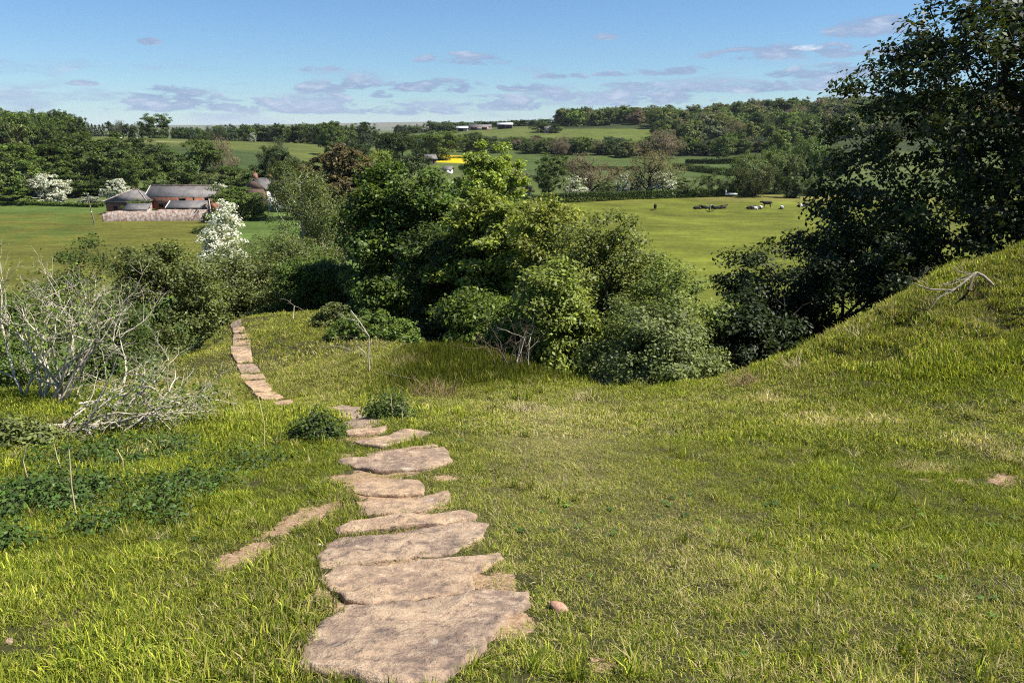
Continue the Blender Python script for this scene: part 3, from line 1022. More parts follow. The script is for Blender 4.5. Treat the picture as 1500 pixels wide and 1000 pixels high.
for k in range(3):
    PROTO['far%d' % k] = make_tree(560 + k, 1.0, 0.5, base=0.0, n=60, per=42, leaf=0.075, crad=0.11, lobes=8, r_tip=0.004, joined=True, flat=0.7, up=0.9)
PROTO['willow0'] = make_tree(570, 1.0, 0.5, base=0.0, n=110, per=90, leaf=0.045, crad=0.08, lobes=10, shape='bush', r_tip=0.003, joined=True, flat=1.3, up=0.3, aspect=0.3, droop=0.06)
RG = np.random.default_rng(12)


def pxy(u, D):
    a = (u - 750) / FPX
    return (a * D, D * 1.008)


def instancer(name, me, protos):
    c = bpy.data.collections.new(name + '_source')
    for q in protos:
        c.objects.link(q)
    ng = bpy.data.node_groups.new(name, 'GeometryNodeTree')
    ng.interface.new_socket('Geometry', in_out='INPUT', socket_type='NodeSocketGeometry')
    ng.interface.new_socket('Geometry', in_out='OUTPUT', socket_type='NodeSocketGeometry')
    gi = ng.nodes.new('NodeGroupInput')
    go = ng.nodes.new('NodeGroupOutput')
    ip = ng.nodes.new('GeometryNodeInstanceOnPoints')
    ci = ng.nodes.new('GeometryNodeCollectionInfo')
    ci.inputs['Collection'].default_value = c
    ci.inputs['Separate Children'].default_value = True
    ci.inputs['Reset Children'].default_value = True
    ip.inputs['Pick Instance'].default_value = True

    def na(nm, ty):
        a_ = ng.nodes.new('GeometryNodeInputNamedAttribute')
        a_.data_type = ty
        a_.inputs[0].default_value = nm
        return a_.outputs[0]
    L = ng.links.new
    L(gi.outputs[0], ip.inputs['Points'])
    L(ci.outputs[0], ip.inputs['Instance'])
    L(na('pick', 'INT'), ip.inputs['Instance Index'])
    L(na('rot', 'FLOAT_VECTOR'), ip.inputs['Rotation'])
    L(na('scl', 'FLOAT_VECTOR'), ip.inputs['Scale'])
    L(ip.outputs[0], go.inputs[0])
    o = ob(name, me)
    md = o.modifiers.new('scatter', 'NODES')
    md.node_group = ng
    return o


def point_mesh(name, co, rot, scl, pick, extra):
    me = bpy.data.meshes.new(name)
    n = len(co)
    me.vertices.add(n)
    me.vertices.foreach_set('co', np.asarray(co, np.float32).ravel())
    for nm, ty, arr, key in [('rot', 'FLOAT_VECTOR', rot, 'vector'), ('scl', 'FLOAT_VECTOR', scl, 'vector')] + extra:
        at = me.attributes.new(nm, ty, 'POINT')
        at.data.foreach_set(key, np.asarray(arr, np.float32).ravel())
    at = me.attributes.new('pick', 'INT', 'POINT')
    at.data.foreach_set('value', np.asarray(pick, np.int32))
    return me


WOODSRC = []


def wood_mass(name, label, trees):
    """the crowns of a wood too dense to count: (x, y, height, width, colour) scattered as one object"""
    if not WOODSRC:
        for k in ('far0', 'far1', 'far2', 'round0', 'far1', 'bare0'):
            me = PROTO[k].copy()
            me.materials[0] = M['leaf_wood']
            WOODSRC.append(bpy.data.objects.new('crown_' + k, me))
    prs = WOODSRC
    n = len(trees)
    T = np.array([t_[:4] for t_ in trees])
    z = ground(T[:, 0], T[:, 1]) - 0.02 * T[:, 2]
    rot = np.stack([np.zeros(n), np.zeros(n), RG.random(n) * 6.28], 1)
    scl = np.stack([T[:, 3], T[:, 3], T[:, 2]], 1)
    tone = np.array([[*(np.array(GREEN[t_[4]]) * RG.uniform(.85, 1.15)), 0.0] for t_ in trees])
    pick = [5 if t_[4] == 'bare' else int(RG.integers(5)) for t_ in trees]
    o = instancer(name, point_mesh(name, np.stack([T[:, 0], T[:, 1], z], 1), rot, scl, pick, [('tone', 'FLOAT_COLOR', tone, 'color')]), prs)
    return tag(o, label, None, None, 'stuff')


TONE = dict(dark='dark green', mid='green', bright='bright green', lime='lime green', olive='olive', grey='grey-green', willow='pale green', copper='brown', bare='bare brown', blue='bluish dark', yellow='yellow-green')


def auto_label(kind, col, u, vt, wpx, anchors, where, tiers):
    """describes a tree of a belt by tone, size, height in the belt and the thing it stands above"""
    near_ = min(anchors, key=lambda a: abs(a[0] - u))[1]
    tier = [t_ for (lim, t_) in tiers if vt <= lim][0]
    size = 'broad' if wpx > 30 else ('slim' if wpx < 22 else 'round')
    return '%s %s tree, %s of %s, %s' % (size, TONE[col], tier, where, near_)


def far_tree(kind, u, vtop, wpx, D, col, label, cat='tree', group=None, name='tree', blossom=0.0, hmin=None, hfix=None):
    """copy of a prototype: its top at photo row vtop, standing on the ground at distance D"""
    p = pix(u, vtop, D)
    zb = g1(p[0], p[1])
    H = (p[2] - zb) if hfix is None else hfix
    if hmin:
        H = max(H, hmin)
    Wd = wpx / FPX * D * (1.12 if D > 140 else 1.0)
    o = ob(name, PROTO[kind], None, (p[0], p[1], zb - 0.02 * H))
    o.scale = (Wd, Wd * RG.uniform(0.9, 1.1), H * 1.02)
    o.rotation_euler = (0, 0, RG.uniform(0, 6.28))
    c = np.array(GREEN[col] if isinstance(col, str) else col) * RG.uniform(0.88, 1.12) * (0.72 if D < 320 and col in ('mid', 'dark', 'bright', 'olive') else 0.9)  # nearer greens darkened in place of self-shadow missing from the crowns
    o.color = (*c, blossom)
    return tag(o, label, cat, group)


def rk(base, n):
    return base + str(int(RG.integers(n)))


# --- trees behind the farm, left to right
far_tree('round0', 6, 212, 95, 205, 'bright', 'bright green tree cut by the picture edge beside the farm field')
far_tree('round1', 132, 194, 118, 238, 'mid', 'tallest dense green tree behind the white hawthorn by the farm')
far_tree('round2', 78, 213, 92, 228, 'mid', 'broad green tree directly behind the big white hawthorn')
far_tree('round3', 30, 246, 60, 212, 'bright', 'low bright green tree at the field edge, far from the barn')
far_tree('bush0', 110, 254, 66, 222, 'mid', 'round green tree between the white hawthorn and the telegraph pole')
far_tree('ovoid0', 150, 262, 50, 224, 'dark', 'dark green tree standing behind the telegraph pole')
far_tree('bush1', 22, 272, 70, 206, 'bright', 'spreading green shrub at the far edge of the farm field')
far_tree('round4', 68, 254, 50, 209, 'mid', 'big white flowering hawthorn at the farm field edge', name='hawthorn_tree', blossom=0.72)
far_tree('bush0', 47, 287, 34, 207, 'mid', 'small white flowering bush beside the big hawthorn', name='hawthorn_bush', blossom=0.72, cat='bush')
far_tree('bush1', 131, 288, 30, 208, 'mid', 'low white flowering bush near the telegraph pole', name='hawthorn_bush', blossom=0.45, cat='bush')
far_tree('ovoid1', 169, 262, 34, 206, 'mid', 'white flowering hawthorn behind the hipped roof', name='hawthorn_tree', blossom=0.72)
far_tree('round0', 205, 203, 78, 268, 'dark', 'dark tree under the far oak, behind the farm trees')
far_tree('ovoid0', 206, 229, 52, 224, 'bright', 'lighter green tree rising behind the hipped building')
far_tree('bush0', 228, 262, 44, 212, 'willow', 'grey-green shrub between the two farm roofs')
far_tree('round2', 268, 206, 92, 240, 'mid', 'big domed tree behind the long slate barn')
far_tree('bush1', 302, 254, 46, 220, 'olive', 'olive shrub behind the far end of the long barn')
far_tree('bare0', 322, 200, 50, 268, 'bare', 'bare brown tree in front of the hill field')
far_tree('round3', 343, 243, 62, 234, 'mid', 'green tree between the long barn and the house')
far_tree('round4', 378, 240, 64, 238, 'mid', 'green tree behind the house chimneys')
far_tree('round4', 348, 272, 80, 172, 'bright', 'rounded bright green bush in front of the house')
far_tree('bush1', 318, 269, 26, 206, 'mid', 'white flowering bush behind the barn end', name='hawthorn_bush', blossom=0.7, cat='bush')
far_tree('round1', 405, 215, 58, 236, 'dark', 'dark tree above the house roof hiding white caravans')
far_tree('bare1', 398, 203, 42, 262, 'grey', 'thin grey tree above the house on the hill field edge')
far_tree('round0', 440, 248, 70, 190, 'mid', 'green tree just beyond the birch, beside the house')
far_tree('ovoid0', 425, 236, 60, 170, 'olive', 'olive tree between the house and the copper beech')
far_tree('round2', 545, 222, 56, 150, 'lime', 'lime green tree beside the copper beech')
far_tree('round3', 590, 194, 82, 270, 'dark', 'broad dark oak behind the central trees')
far_tree('round4', 520, 212, 50, 300, 'dark', 'dark tree above the copper beech')
far_tree('round1', 640, 192, 70, 440, 'mid', 'green tree behind the yellow rape field')
far_tree('round2', 690, 194, 40, 470, 'dark', 'dark round oak behind the yellow-topped tree')
far_tree('round0', 486, 178, 38, 420, 'mid', 'tall tree standing alone in the hill field below the skyline belt')
far_tree('ovoid1', 522, 205, 24, 430, 'dark', 'narrow dark tree at the corner of the hill field')
far_tree('round1', 224, 167, 40, 490, 'mid', 'single oak standing on the crest of the hill field', name='oak_tree')
far_tree('bare0', 205, 178, 22, 540, 'grey', 'pale leafless tree beside the single oak on the crest')
far_tree('round3', 302, 193, 13, 505, 'mid', 'small flat-topped tree on the hill crest field')
for q, (uu, hv) in enumerate([(279, 201), (285, 201), (292, 200)]):
    far_tree('bush%d' % (q % 2), uu, hv, 6.5, 460, 'dark', '%s of three small round bushes below the hill crest' % ['leftmost', 'middle', 'rightmost'][q], 'bush', 'three small bushes on the hill field', 'bush')
far_tree('bush0', 369, 194, 9, 520, 'grey', 'pale blossom bush by the skyline belt, nearer the oak', 'bush', name='hawthorn_bush', blossom=0.5)
far_tree('bush1', 410, 198, 9, 470, 'dark', 'small dark bush in the hill field in front of the belt', 'bush', name='bush')
# --- left wood
LW = [(0, 'by the picture edge'), (32, 'above the bright bush'), (58, 'beside the bare brown tree'), (85, 'above the big hawthorn'), (112, 'next to the skyline conifers')]
mass = []
for k in range(120):
    u = RG.uniform(-140, 122)
    D = RG.uniform(325, 530)
    x, y = pxy(u, D)
    hh = RG.uniform(11, 16)
    zt = g1(x, y) + hh
    vt = 500 - FPX * math.tan(math.atan2(zt, y) + PITCH)
    wpx = RG.uniform(24, 40)
    cc = ['mid', 'dark', 'olive', 'dark', 'mid'][k % 5]
    if k < 32 and u > -20:
        far_tree(rk('round', 5) if k % 4 else rk('ovoid', 2), u, vt, wpx, D, cc, auto_label('', cc, u, vt, wpx, LW, 'farm wood', [(182, 'skyline'), (200, 'middle'), (999, 'lower edge')]), group='trees of the wood above the farm', hfix=hh)
    else:
        mass.append((x, y, hh, wpx / FPX * D, cc))
wood_mass('woodland', 'dark leafy wood covering the hill above the farm', mass)
far_tree('bare1', 55, 192, 50, 345, 'bare', 'bare brown tree in front of the wood above the farm')
far_tree('bush0', 27, 212, 26, 300, 'bright', 'bright green bush below the bare brown tree of the wood', 'bush', name='bush')
for q, uu in enumerate([124, 129, 134, 139, 145, 150]):
    far_tree('cone%d' % (q % 2), uu, 180 + RG.uniform(-3, 3), 9, 520, 'blue', '%s dark skyline conifer counting from the wood towards the leafless trees' % ['first', 'second', 'third', 'fourth', 'fifth', 'sixth'][q], group='conifers on the hill skyline', name='conifer')
for q, uu in enumerate([158, 168, 178, 187, 196]):
    far_tree('bare%d' % (q % 2) if q in (1, 2) else rk('far', 3), uu, [178, 176, 177, 182, 185][q], 15, 525, ['blue', 'grey', 'grey', 'dark', 'dark'][q], ['dark tree just after the row of skyline conifers', 'first leafless tree after the skyline conifers', 'second leafless tree after the skyline conifers', 'low dark tree after the two leafless trees', 'low dark tree next to the pale tree by the oak'][q])
# --- skyline belt left of centre
BW_ = [(310, 'near the small flat-topped tree'), (340, 'midway to the blossom bush'), (370, 'behind the pale blossom bush'), (410, 'behind the small dark bush'), (450, 'next to the paler crowning tree'), (480, 'behind the tall field tree')]
mass = []
for k in range(90):
    low_ = k < 30
    u = RG.uniform(236, 300) if low_ else RG.uniform(300, 492)
    D = RG.uniform(585, 640) if low_ else RG.uniform(555, 630)
    vt = RG.uniform(186, 192) if low_ else RG.uniform(181, 190) - max(0, u - 400) * 0.03
    wpx = RG.uniform(9, 16) if low_ else RG.uniform(14, 24)
    cc = ['dark', 'blue', 'mid', 'dark'][k % 4]
    if not low_ and k % 3 == 0:
        far_tree(rk('far', 3), u, vt, wpx, D - 25, cc, auto_label('', cc, u, vt, wpx + 8, BW_, 'skyline belt', [(184.5, 'highest part'), (187.5, 'body'), (999, 'lower edge')]), group='trees of the skyline belt')
    else:
        p = pix(u, vt, D)
        mass.append((p[0], p[1], max(p[2] - g1(p[0], p[1]), 5), wpx / FPX * D, cc))
wood_mass('woodland', 'dark belt of trees along the hill skyline', mass)
for q, (uu, vt, wd, dd, cc) in enumerate([(505, 183, 30, 520, 'mid'), (527, 180, 30, 560, 'dark'), (541, 179, 26, 540, 'dark'), (470, 180, 34, 540, 'mid'), (560, 195, 26, 480, 'dark'), (534, 196, 24, 470, 'blue')]):
    far_tree(rk('round', 5), uu, vt, wd, dd, cc, ['green tree at the end of the skyline belt', 'dark round tree left of the gap to the moor', 'largest dark tree beside the gap to the moor', 'paler green tree crowning the skyline belt', 'dark tree low beside the gap to the moor', 'bluish tree under the dark pair by the moor gap'][q])
# --- middle belt and skyline farm
MB_ = [(585, 'above the broad dark oak'), (620, 'above the grey cottage'), (655, 'behind the yellow field'), (700, 'behind the round treetop'), (745, 'right of the round treetop'), (790, 'above the upright hedge tree'), (830, 'below the high bright field'), (880, 'above the budding brown tree')]
mass = []
for k in range(84):
    u = 568 + 4.2 * k + RG.uniform(-4, 4)
    D = RG.uniform(505, 590) if u < 790 else RG.uniform(520, 560)
    vt = RG.uniform(195, 206) if u < 700 else RG.uniform(206, 216)
    kd = rk('bare', 2) if k % 7 == 3 and u > 740 else rk('round', 5)
    wpx = RG.uniform(20, 34)
    cc = 'bare' if kd[0] == 'b' else ['dark', 'mid', 'olive', 'grey', 'mid', 'blue'][k % 6]
    if k % 2 == 0:
        far_tree(kd, u, vt, wpx, D, cc, auto_label('', cc, u, vt, wpx, MB_, 'middle belt', [(200, 'top'), (209, 'middle'), (999, 'lower edge')]), group='trees of the middle belt', hmin=7)
    else:
        p = pix(u, vt, D + 14)
        mass.append((p[0], p[1], max(p[2] - g1(p[0], p[1]), 7), wpx / FPX * D, cc))
SF_ = [(600, 'left of the white farmhouse'), (640, 'right of the white farmhouse'), (680, 'behind the near pale shed'), (705, 'behind the long low shed'), (740, 'behind the bright barn'), (780, 'between the barn and the cottage'), (815, 'above the cottage')]
for k in range(80):
    u = 585 + 3.05 * k + RG.uniform(-3, 3)
    D = RG.uniform(840, 990)
    vt = RG.uniform(177, 184) if u > 625 else RG.uniform(182, 187)
    wpx = RG.uniform(14, 22)
    cc = ['dark', 'mid', 'blue', 'dark'][k % 4]
    if k % 3 == 0:
        far_tree(rk('far', 3), u, vt, wpx, D, cc, auto_label('', cc, u, vt, wpx + 8, SF_, 'skyline row', [(180, 'highest part'), (999, 'body')]), group='trees behind the skyline farm', hmin=7)
    else:
        p = pix(u, vt, D)
        mass.append((p[0], p[1], max(p[2] - g1(p[0], p[1]), 7), wpx / FPX * D, cc))
wood_mass('woodland', 'far belts of trees around the skyline farm', mass)
far_tree('round2', 792, 178, 26, 700, 'dark', 'large dark tree where the skyline farm meets the wood')
far_tree('round3', 812, 182, 22, 690, 'dark', 'dark tree at the corner of the high bright field')
# --- hillside wood on the other side of the valley
HW_ = [(830, 'beside the high bright field'), (865, 'behind the high bright field'), (905, 'above the slim blossom bush'), (950, 'above the forked brown tree'), (1000, 'above the meadow hedges'), (1045, 'left of the conifer clump'), (1090, 'under the conifer clump'), (1135, 'above the sunlit domed tree'), (1185, 'above the sunlit tree by the oak'), (1230, 'beside the dark oak'), (1300, 'behind the dark oak')]
mass = []
for k in range(430):
    u = RG.uniform(815, 1480)
    f = RG.random()
    if u < 960 and f < 0.66:
        f = 0.66 + 0.34 * RG.random()
    D = 535 + 390 * f
    x, y = pxy(u, D)
    hh = RG.uniform(12, 18)
    vt = 500 - FPX * math.tan(math.atan2(g1(x, y) + hh, y) + PITCH)
    kd = rk('bare', 2) if RG.random() < 0.10 else (rk('round', 5) if RG.random() < .8 else rk('ovoid', 2))
    cc = 'bare' if kd.startswith('bare') else ['mid', 'dark', 'olive', 'mid', 'grey', 'bright', 'dark', 'olive'][int(RG.integers(8))]
    wpx = RG.uniform(20, 34) * (1.0 - 0.2 * f)
    if k < 125 and u < 1270:
        far_tree(kd, u, vt, wpx, D, cc, auto_label('', cc, u, vt, wpx, HW_, 'hillside wood', [(160, 'skyline'), (172, 'high part'), (184, 'upper half'), (196, 'lower half'), (999, 'foot')]), group='trees of the hillside wood', hfix=hh)
    else:
        mass.append((x, y, hh, wpx / FPX * D, cc))
wood_mass('woodland', 'dense mixed wood covering the hillside beyond the cattle field', mass)
for q, uu in enumerate([1076, 1082, 1089, 1095, 1101, 1105]):
    far_tree('cone%d' % (q % 2), uu, 148 + [1, 0, 5, 3, 0, 2][q], 15, 800, 'blue', '%s conifer from the left in the clump above the hillside wood' % ['first', 'second', 'third', 'fourth', 'fifth', 'sixth'][q], group='conifer clump above the wood', name='conifer')
# --- row along the foot of the wood
for k in range(24):
    u = 800 + 14.5 * k + RG.uniform(-4, 4)
    kd = rk('bare', 2) if k % 4 == 1 else rk('round', 5)
    vt, wpx = RG.uniform(197, 211), RG.uniform(26, 40)
    cc = 'bare' if kd[0] == 'b' else ['mid', 'dark', 'blue', 'olive', 'mid'][k % 5]
    far_tree(kd, u, vt, wpx, RG.uniform(490, 525), cc, auto_label('', cc, u, vt, wpx, HW_, 'wood-foot row', [(202, 'tallest part'), (207, 'middle'), (999, 'low part')]), group='trees along the foot of the wood', hmin=9)
far_tree('bare0', 972, 190, 56, 480, 'bare', 'tall bare tree in front of the foot of the wood')
far_tree('cone0', 968, 197, 22, 486, 'blue', 'dark conifer among bare trees at the foot of the wood', name='conifer')
far_tree('round1', 1062, 196, 30, 470, 'mid', 'rounded green tree at the meadow edge below the wood')
far_tree('round3', 1140, 191, 44, 400, 'bright', 'sunlit domed tree above the willow thicket')
far_tree('round4', 1192, 199, 52, 330, 'bright', 'sunlit tree between the willow thicket and the dark oak')
far_tree('round0', 1222, 215, 46, 300, 'mid', 'green tree half hidden by the dark oak')
# --- the hedge row at the far side of the cattle field
far_tree('ovoid0', 805, 227, 50, 226, 'mid', 'upright dense green tree behind the clipped hedge', name='tree')
far_tree('bare1', 866, 225, 80, 232, 'bare', 'budding pale brown tree behind the hedge, left of the forked tree')
far_tree('bare0', 953, 219, 92, 230, (0.13, 0.115, 0.05), 'forked brown tree leaning over the hedge and white blossom')
far_tree('bush0', 762, 250, 40, 228, 'bare', 'brown shrub at the end of the hedge by the central trees', 'bush', name='bush')
far_tree('bush1', 764, 262, 26, 226, 'olive', 'white blossom bush at the hedge end by the central trees', 'bush', name='hawthorn_bush', blossom=0.6)
far_tree('bush0', 843, 259, 35, 228, 'mid', 'white blossom bush beside the upright green tree', 'bush', name='hawthorn_bush', blossom=0.6)
far_tree('bush1', 890, 266, 30, 228, 'olive', 'olive bush under the budding pale tree', 'bush', name='bush')
far_tree('ovoid1', 913, 254, 21, 228, 'mid', 'slim white blossom bush in the hedge', 'bush', name='hawthorn_bush', blossom=0.6)
far_tree('bush0', 933, 260, 24, 229, 'grey', 'grey-green bush left of the forked tree stem', 'bush', name='bush', blossom=0.12)
far_tree('bush1', 972, 252, 37, 228, 'mid', 'white blossom bush under the forked brown tree', 'bush', name='hawthorn_bush', blossom=0.55)
far_tree('bush0', 1006, 261, 38, 229, 'olive', 'dull green bush right of the forked tree', 'bush', name='bush')
far_tree('willow0', 1042, 256, 54, 231, 'willow', 'low rounded willow bush before the tall willow thicket', 'bush', name='willow_bush')
far_tree('willow0', 1090, 226, 58, 236, 'willow', 'tall pale willow at the open side of the thicket')
far_tree('willow0', 1128, 220, 60, 240, 'willow', 'tallest pale willow in the middle of the thicket')
far_tree('willow0', 1110, 240, 56, 228, 'olive', 'lower willow in front of the thicket')
far_tree('willow0', 1158, 226, 46, 238, 'olive', 'brownish willow at the oak side of the thicket')
far_tree('bush1', 1160, 258, 32, 224, 'dark', 'dark green bush in front of the willow thicket', 'bush', name='bush')
far_tree('willow0', 1196, 256, 40, 232, 'willow', 'pale bush beside the dark oak at the field end', 'bush', name='bush')


def leafbox(seed, pts, wdt, hgt, n, leaf):
    """a clipped hedge: leaf quads in a box section along a line on the ground; pts are world (x, y)"""
    rg = np.random.default_rng(seed)
    pts = np.array(pts, float)
    seg = np.linalg.norm(np.diff(pts, axis=0), axis=1)
    s = rg.random(n) * seg.sum()
    cum = np.concatenate([[0], seg.cumsum()])
    k = np.clip(np.searchsorted(cum, s) - 1, 0, len(seg) - 1)
    f = (s - cum[k]) / seg[k]
    P = pts[k] + (pts[k + 1] - pts[k]) * f[:, None]
    d = unit(pts[k + 1] - pts[k])
    nv = np.stack([-d[:, 1], d[:, 0]], 1)
    a = rg.uniform(-1, 1, n)
    side = rg.random(n)
    a = np.where(side < 0.55, np.sign(a) * (0.85 + 0.15 * rg.random(n)), a)
    hh = np.where(side < 0.55, rg.random(n), np.where(side < 0.85, 0.93 + 0.1 * rg.random(n), rg.random(n)))
    prof = 1 + 0.22 * fbm(s / 4.0, s * 0 + seed, 3, 3)
    X = P + nv * (a * wdt / 2)[:, None]
    Z = ground(X[:, 0], X[:, 1]) + hh * hgt * prof
    C = np.stack([X[:, 0], X[:, 1], Z], 1)
    lv, lq = leaves(C, 1, 0.12, leaf, rg, 1.0, 0.5, None, 0.7, 0, 0.0)
    o0 = np.array([pts[0, 0], pts[0, 1], g1(pts[0, 0], pts[0, 1])])
    return quads_mesh('hedge', lv - o0, lq, [M['leaf']]), o0


def hedge(label, pts, wdt, hgt, n, leaf, col, seed, group=None):
    me, o0 = leafbox(seed, pts, wdt, hgt, n, leaf)
    o = ob('hedge', me, None, o0)
    c = GREEN[col]
    o.color = (*c, 0)
    return tag(o, label, 'hedge', group)


hedge('long dark clipped hedge along the far side of the cattle field', [pxy(752, 206), pxy(860, 213), pxy(986, 226)], 1.6, 2.2, 16000, 0.34, 'dark', 1)
hedge('short dark clipped hedge between the blossom bushes and the white trailer', [pxy(990, 227), pxy(1064, 231)], 1.6, 2.1, 6000, 0.34, 'dark', 2)
hedge('low hedge behind the white trailer under the willows', [pxy(1068, 233), pxy(1100, 235)], 1.6, 2.3, 3500, 0.34, 'mid', 3)
hedge('low dark hedge under the willow thicket towards the oak', [pxy(1165, 236), pxy(1300, 236)], 1.4, 1.4, 6000, 0.34, 'dark', 4)
hedge('thick dark hedge crossing the meadow towards the willow thicket', [pxy(985, 395), pxy(1020, 365), pxy(1075, 330)], 3, 2.6, 9000, 0.5, 'dark', 5)
hedge('dark hedge between the two strips of meadow below the wood', [pxy(1000, 450), pxy(1100, 440)], 3, 2.5, 7000, 0.6, 'dark', 6)
hedge('thin dark hedge in the meadow behind the forked tree', [pxy(815, 372), pxy(935, 372)], 2, 1.7, 6000, 0.5, 'dark', 7)
hedge('dark hedge along the top of the meadow under the wood', [pxy(1000, 462), pxy(1090, 470)], 2, 1.8, 5000, 0.6, 'mid', 8)
hedge('dark hedge at the bottom of the hill field beside the copper beech', [pxy(425, 352), pxy(462, 340)], 2, 2.4, 4000, 0.5, 'dark', 9)
hedge('hedge bank at the edge of the farm field under the hawthorn', [pxy(-60, 204), pxy(60, 204), pxy(150, 200)], 2.5, 0.8, 9000, 0.4, 'mid', 10)

# --- the copper beech, the round tree, the birch and the near shrubs
near_tree('copper_beech', 'big round copper-brown beech beyond the birch', 'tree', 494, 218, 118, 105, 'copper', 21, base=0.12, n=260, per=130, leaf=0.42, crad=0.95, lobes=14, r_tip=0.03)
near_tree('lime_tree', 'round yellow-green treetop rising above the central thicket', 'tree', 712, 221, 140, 68, 'lime', 22, base=0.2, n=300, per=130, leaf=0.29, crad=0.75, lobes=6, r_tip=0.025, up=0.9)
near_tree('hawthorn_tree', 'white blossoming hawthorn in front of the barn, beside the birch', 'tree', 324, 301, 84, 60, 'mid', 23, blossom=0.86, base=0.05, n=300, per=110, leaf=0.17, crad=0.62, lobes=2, r_tip=0.015)
near_tree('birch_tree', 'pale-stemmed birch with fine drooping foliage beside the path end', 'tree', 440, 250, 130, 42, (0.090, 0.105, 0.030), 24, base=0.12, n=280, per=150, leaf=0.09, crad=0.5, lobes=14, r_tip=0.008, shape='ovoid', bark='birch', flat=1.2, up=0.3, trunk_top=0.93, wig=0.02, droop=0.5)
near_tree('willow_shrub', 'dense green shrub filling the foot of the birch', 'shrub', 402, 345, 185, 36, 'olive', 25, base=0.0, n=300, per=180, leaf=0.105, crad=0.55, lobes=13, r_tip=0.008, shape='bush', woodname='stems', leafname='foliage')
near_tree('hawthorn_shrub', 'olive-green shrub just left of the path end', 'shrub', 318, 365, 135, 35.5, 'olive', 26, base=0.0, n=250, per=180, leaf=0.10, crad=0.5, lobes=12, r_tip=0.008, shape='bush', woodname='stems', leafname='foliage', blossom=0.02)
near_tree('elder_shrub', 'leafy green shrub between birch and big central tree', 'shrub', 462, 378, 120, 34, 'mid', 27, base=0.0, n=260, per=190, leaf=0.11, crad=0.5, lobes=12, r_tip=0.008, shape='bush', woodname='stems', leafname='foliage')
near_tree('hawthorn_shrub', 'green hawthorn shrub behind the fallen dead branches', 'shrub', 238, 357, 160, 21, 'olive', 28, base=0.02, n=170, per=170, leaf=0.075, crad=0.36, lobes=12, r_tip=0.006, shape='bush', woodname='stems', leafname='foliage')
near_tree('hawthorn_shrub', 'dull green shrub behind the upright pale dead shrub', 'shrub', 120, 352, 170, 19, 'dark', 29, base=0.02, n=150, per=140, leaf=0.065, crad=0.34, lobes=12, r_tip=0.006, shape='bush', woodname='stems', leafname='foliage')
near_tree('hawthorn_shrub', 'green shrub cut by the picture edge behind the dead shrub', 'shrub', -20, 430, 150, 17, 'mid', 30, base=0.02, n=100, per=130, leaf=0.065, crad=0.32, lobes=10, r_tip=0.006, shape='bush', woodname='stems', leafname='foliage')
near_tree('sycamore_tree', 'big dark green sycamore in the middle of the thicket', 'tree', 600, 244, 212, 31, 'mid', 31, base=0.05, n=330, per=210, leaf=0.165, crad=0.68, lobes=12, r_tip=0.012, wy=2.6, flat=0.6, up=0.8)
near_tree('sycamore_tree', 'yellow-green sycamore with open branches right of the dark one', 'tree', 728, 285, 185, 25, (0.135, 0.160, 0.022), 32, base=0.06, n=240, per=180, leaf=0.14, crad=0.5, lobes=12, r_tip=0.011, wy=1.9, flat=0.5, up=0.8)
near_tree('sycamore_tree', 'dark lower sycamore between the two big ones', 'tree', 655, 330, 190, 27, 'dark', 33, base=0.03, n=190, per=190, leaf=0.14, crad=0.52, lobes=10, r_tip=0.011, wy=1.9, flat=0.5, up=0.8)
near_tree('hazel_shrub', 'bright shrub just right of the yellow-green sycamore', 'shrub', 805, 293, 120, 23, 'yellow', 34, base=0.03, n=170, per=130, leaf=0.11, crad=0.4, lobes=7, r_tip=0.008, shape='bush', woodname='stems', leafname='foliage')
near_tree('thorn_shrub', 'tall olive thorn shrub with budding top before the cattle field', 'shrub', 893, 316, 190, 19.5, (0.10, 0.115, 0.026), 35, base=0.02, n=300, per=140, leaf=0.088, crad=0.38, lobes=9, r_tip=0.007, shape='bush', woodname='stems', leafname='foliage')
near_tree('hazel_shrub', 'leafy yellow-green shrub below the tall thorn shrub', 'shrub', 810, 385, 165, 17.5, (0.115, 0.14, 0.022), 36, base=0.03, n=210, per=150, leaf=0.095, crad=0.36, lobes=11, r_tip=0.007, shape='bush', woodname='stems', leafname='foliage', flat=0.6)
near_tree('thorn_shrub', 'green shrub sloping down towards the dark gully', 'shrub', 985, 384, 185, 17.5, (0.095, 0.120, 0.024), 37, base=0.0, n=170, per=160, leaf=0.075, crad=0.32, lobes=12, r_tip=0.006, shape='bush', woodname='stems', leafname='foliage')
near_tree('willow_shrub', 'rounded pale green willow shrub at the lip of the gully', 'shrub', 962, 446, 212, 14.2, (0.105, 0.125, 0.038), 38, base=0.0, n=230, per=180, leaf=0.062, crad=0.30, lobes=14, r_tip=0.005, shape='bush', woodname='stems', leafname='foliage')
near_tree('hazel_shrub', 'dark leafy shrub at the foot of the yellow-green sycamore', 'shrub', 735, 430, 190, 19, (0.075, 0.105, 0.014), 39, base=0.0, n=170, per=150, leaf=0.10, crad=0.4, lobes=12, r_tip=0.008, shape='bush', woodname='stems', leafname='foliage')
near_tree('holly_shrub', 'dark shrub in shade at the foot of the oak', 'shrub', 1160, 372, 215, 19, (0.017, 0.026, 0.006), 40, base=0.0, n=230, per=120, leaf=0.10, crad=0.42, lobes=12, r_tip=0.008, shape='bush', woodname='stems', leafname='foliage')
near_tree('holly_shrub', 'dark shrub under the oak behind the grassy mound', 'shrub', 1255, 318, 235, 20, (0.017, 0.026, 0.006), 41, base=0.0, n=240, per=120, leaf=0.10, crad=0.42, lobes=12, r_tip=0.008, shape='bush', woodname='stems', leafname='foliage')

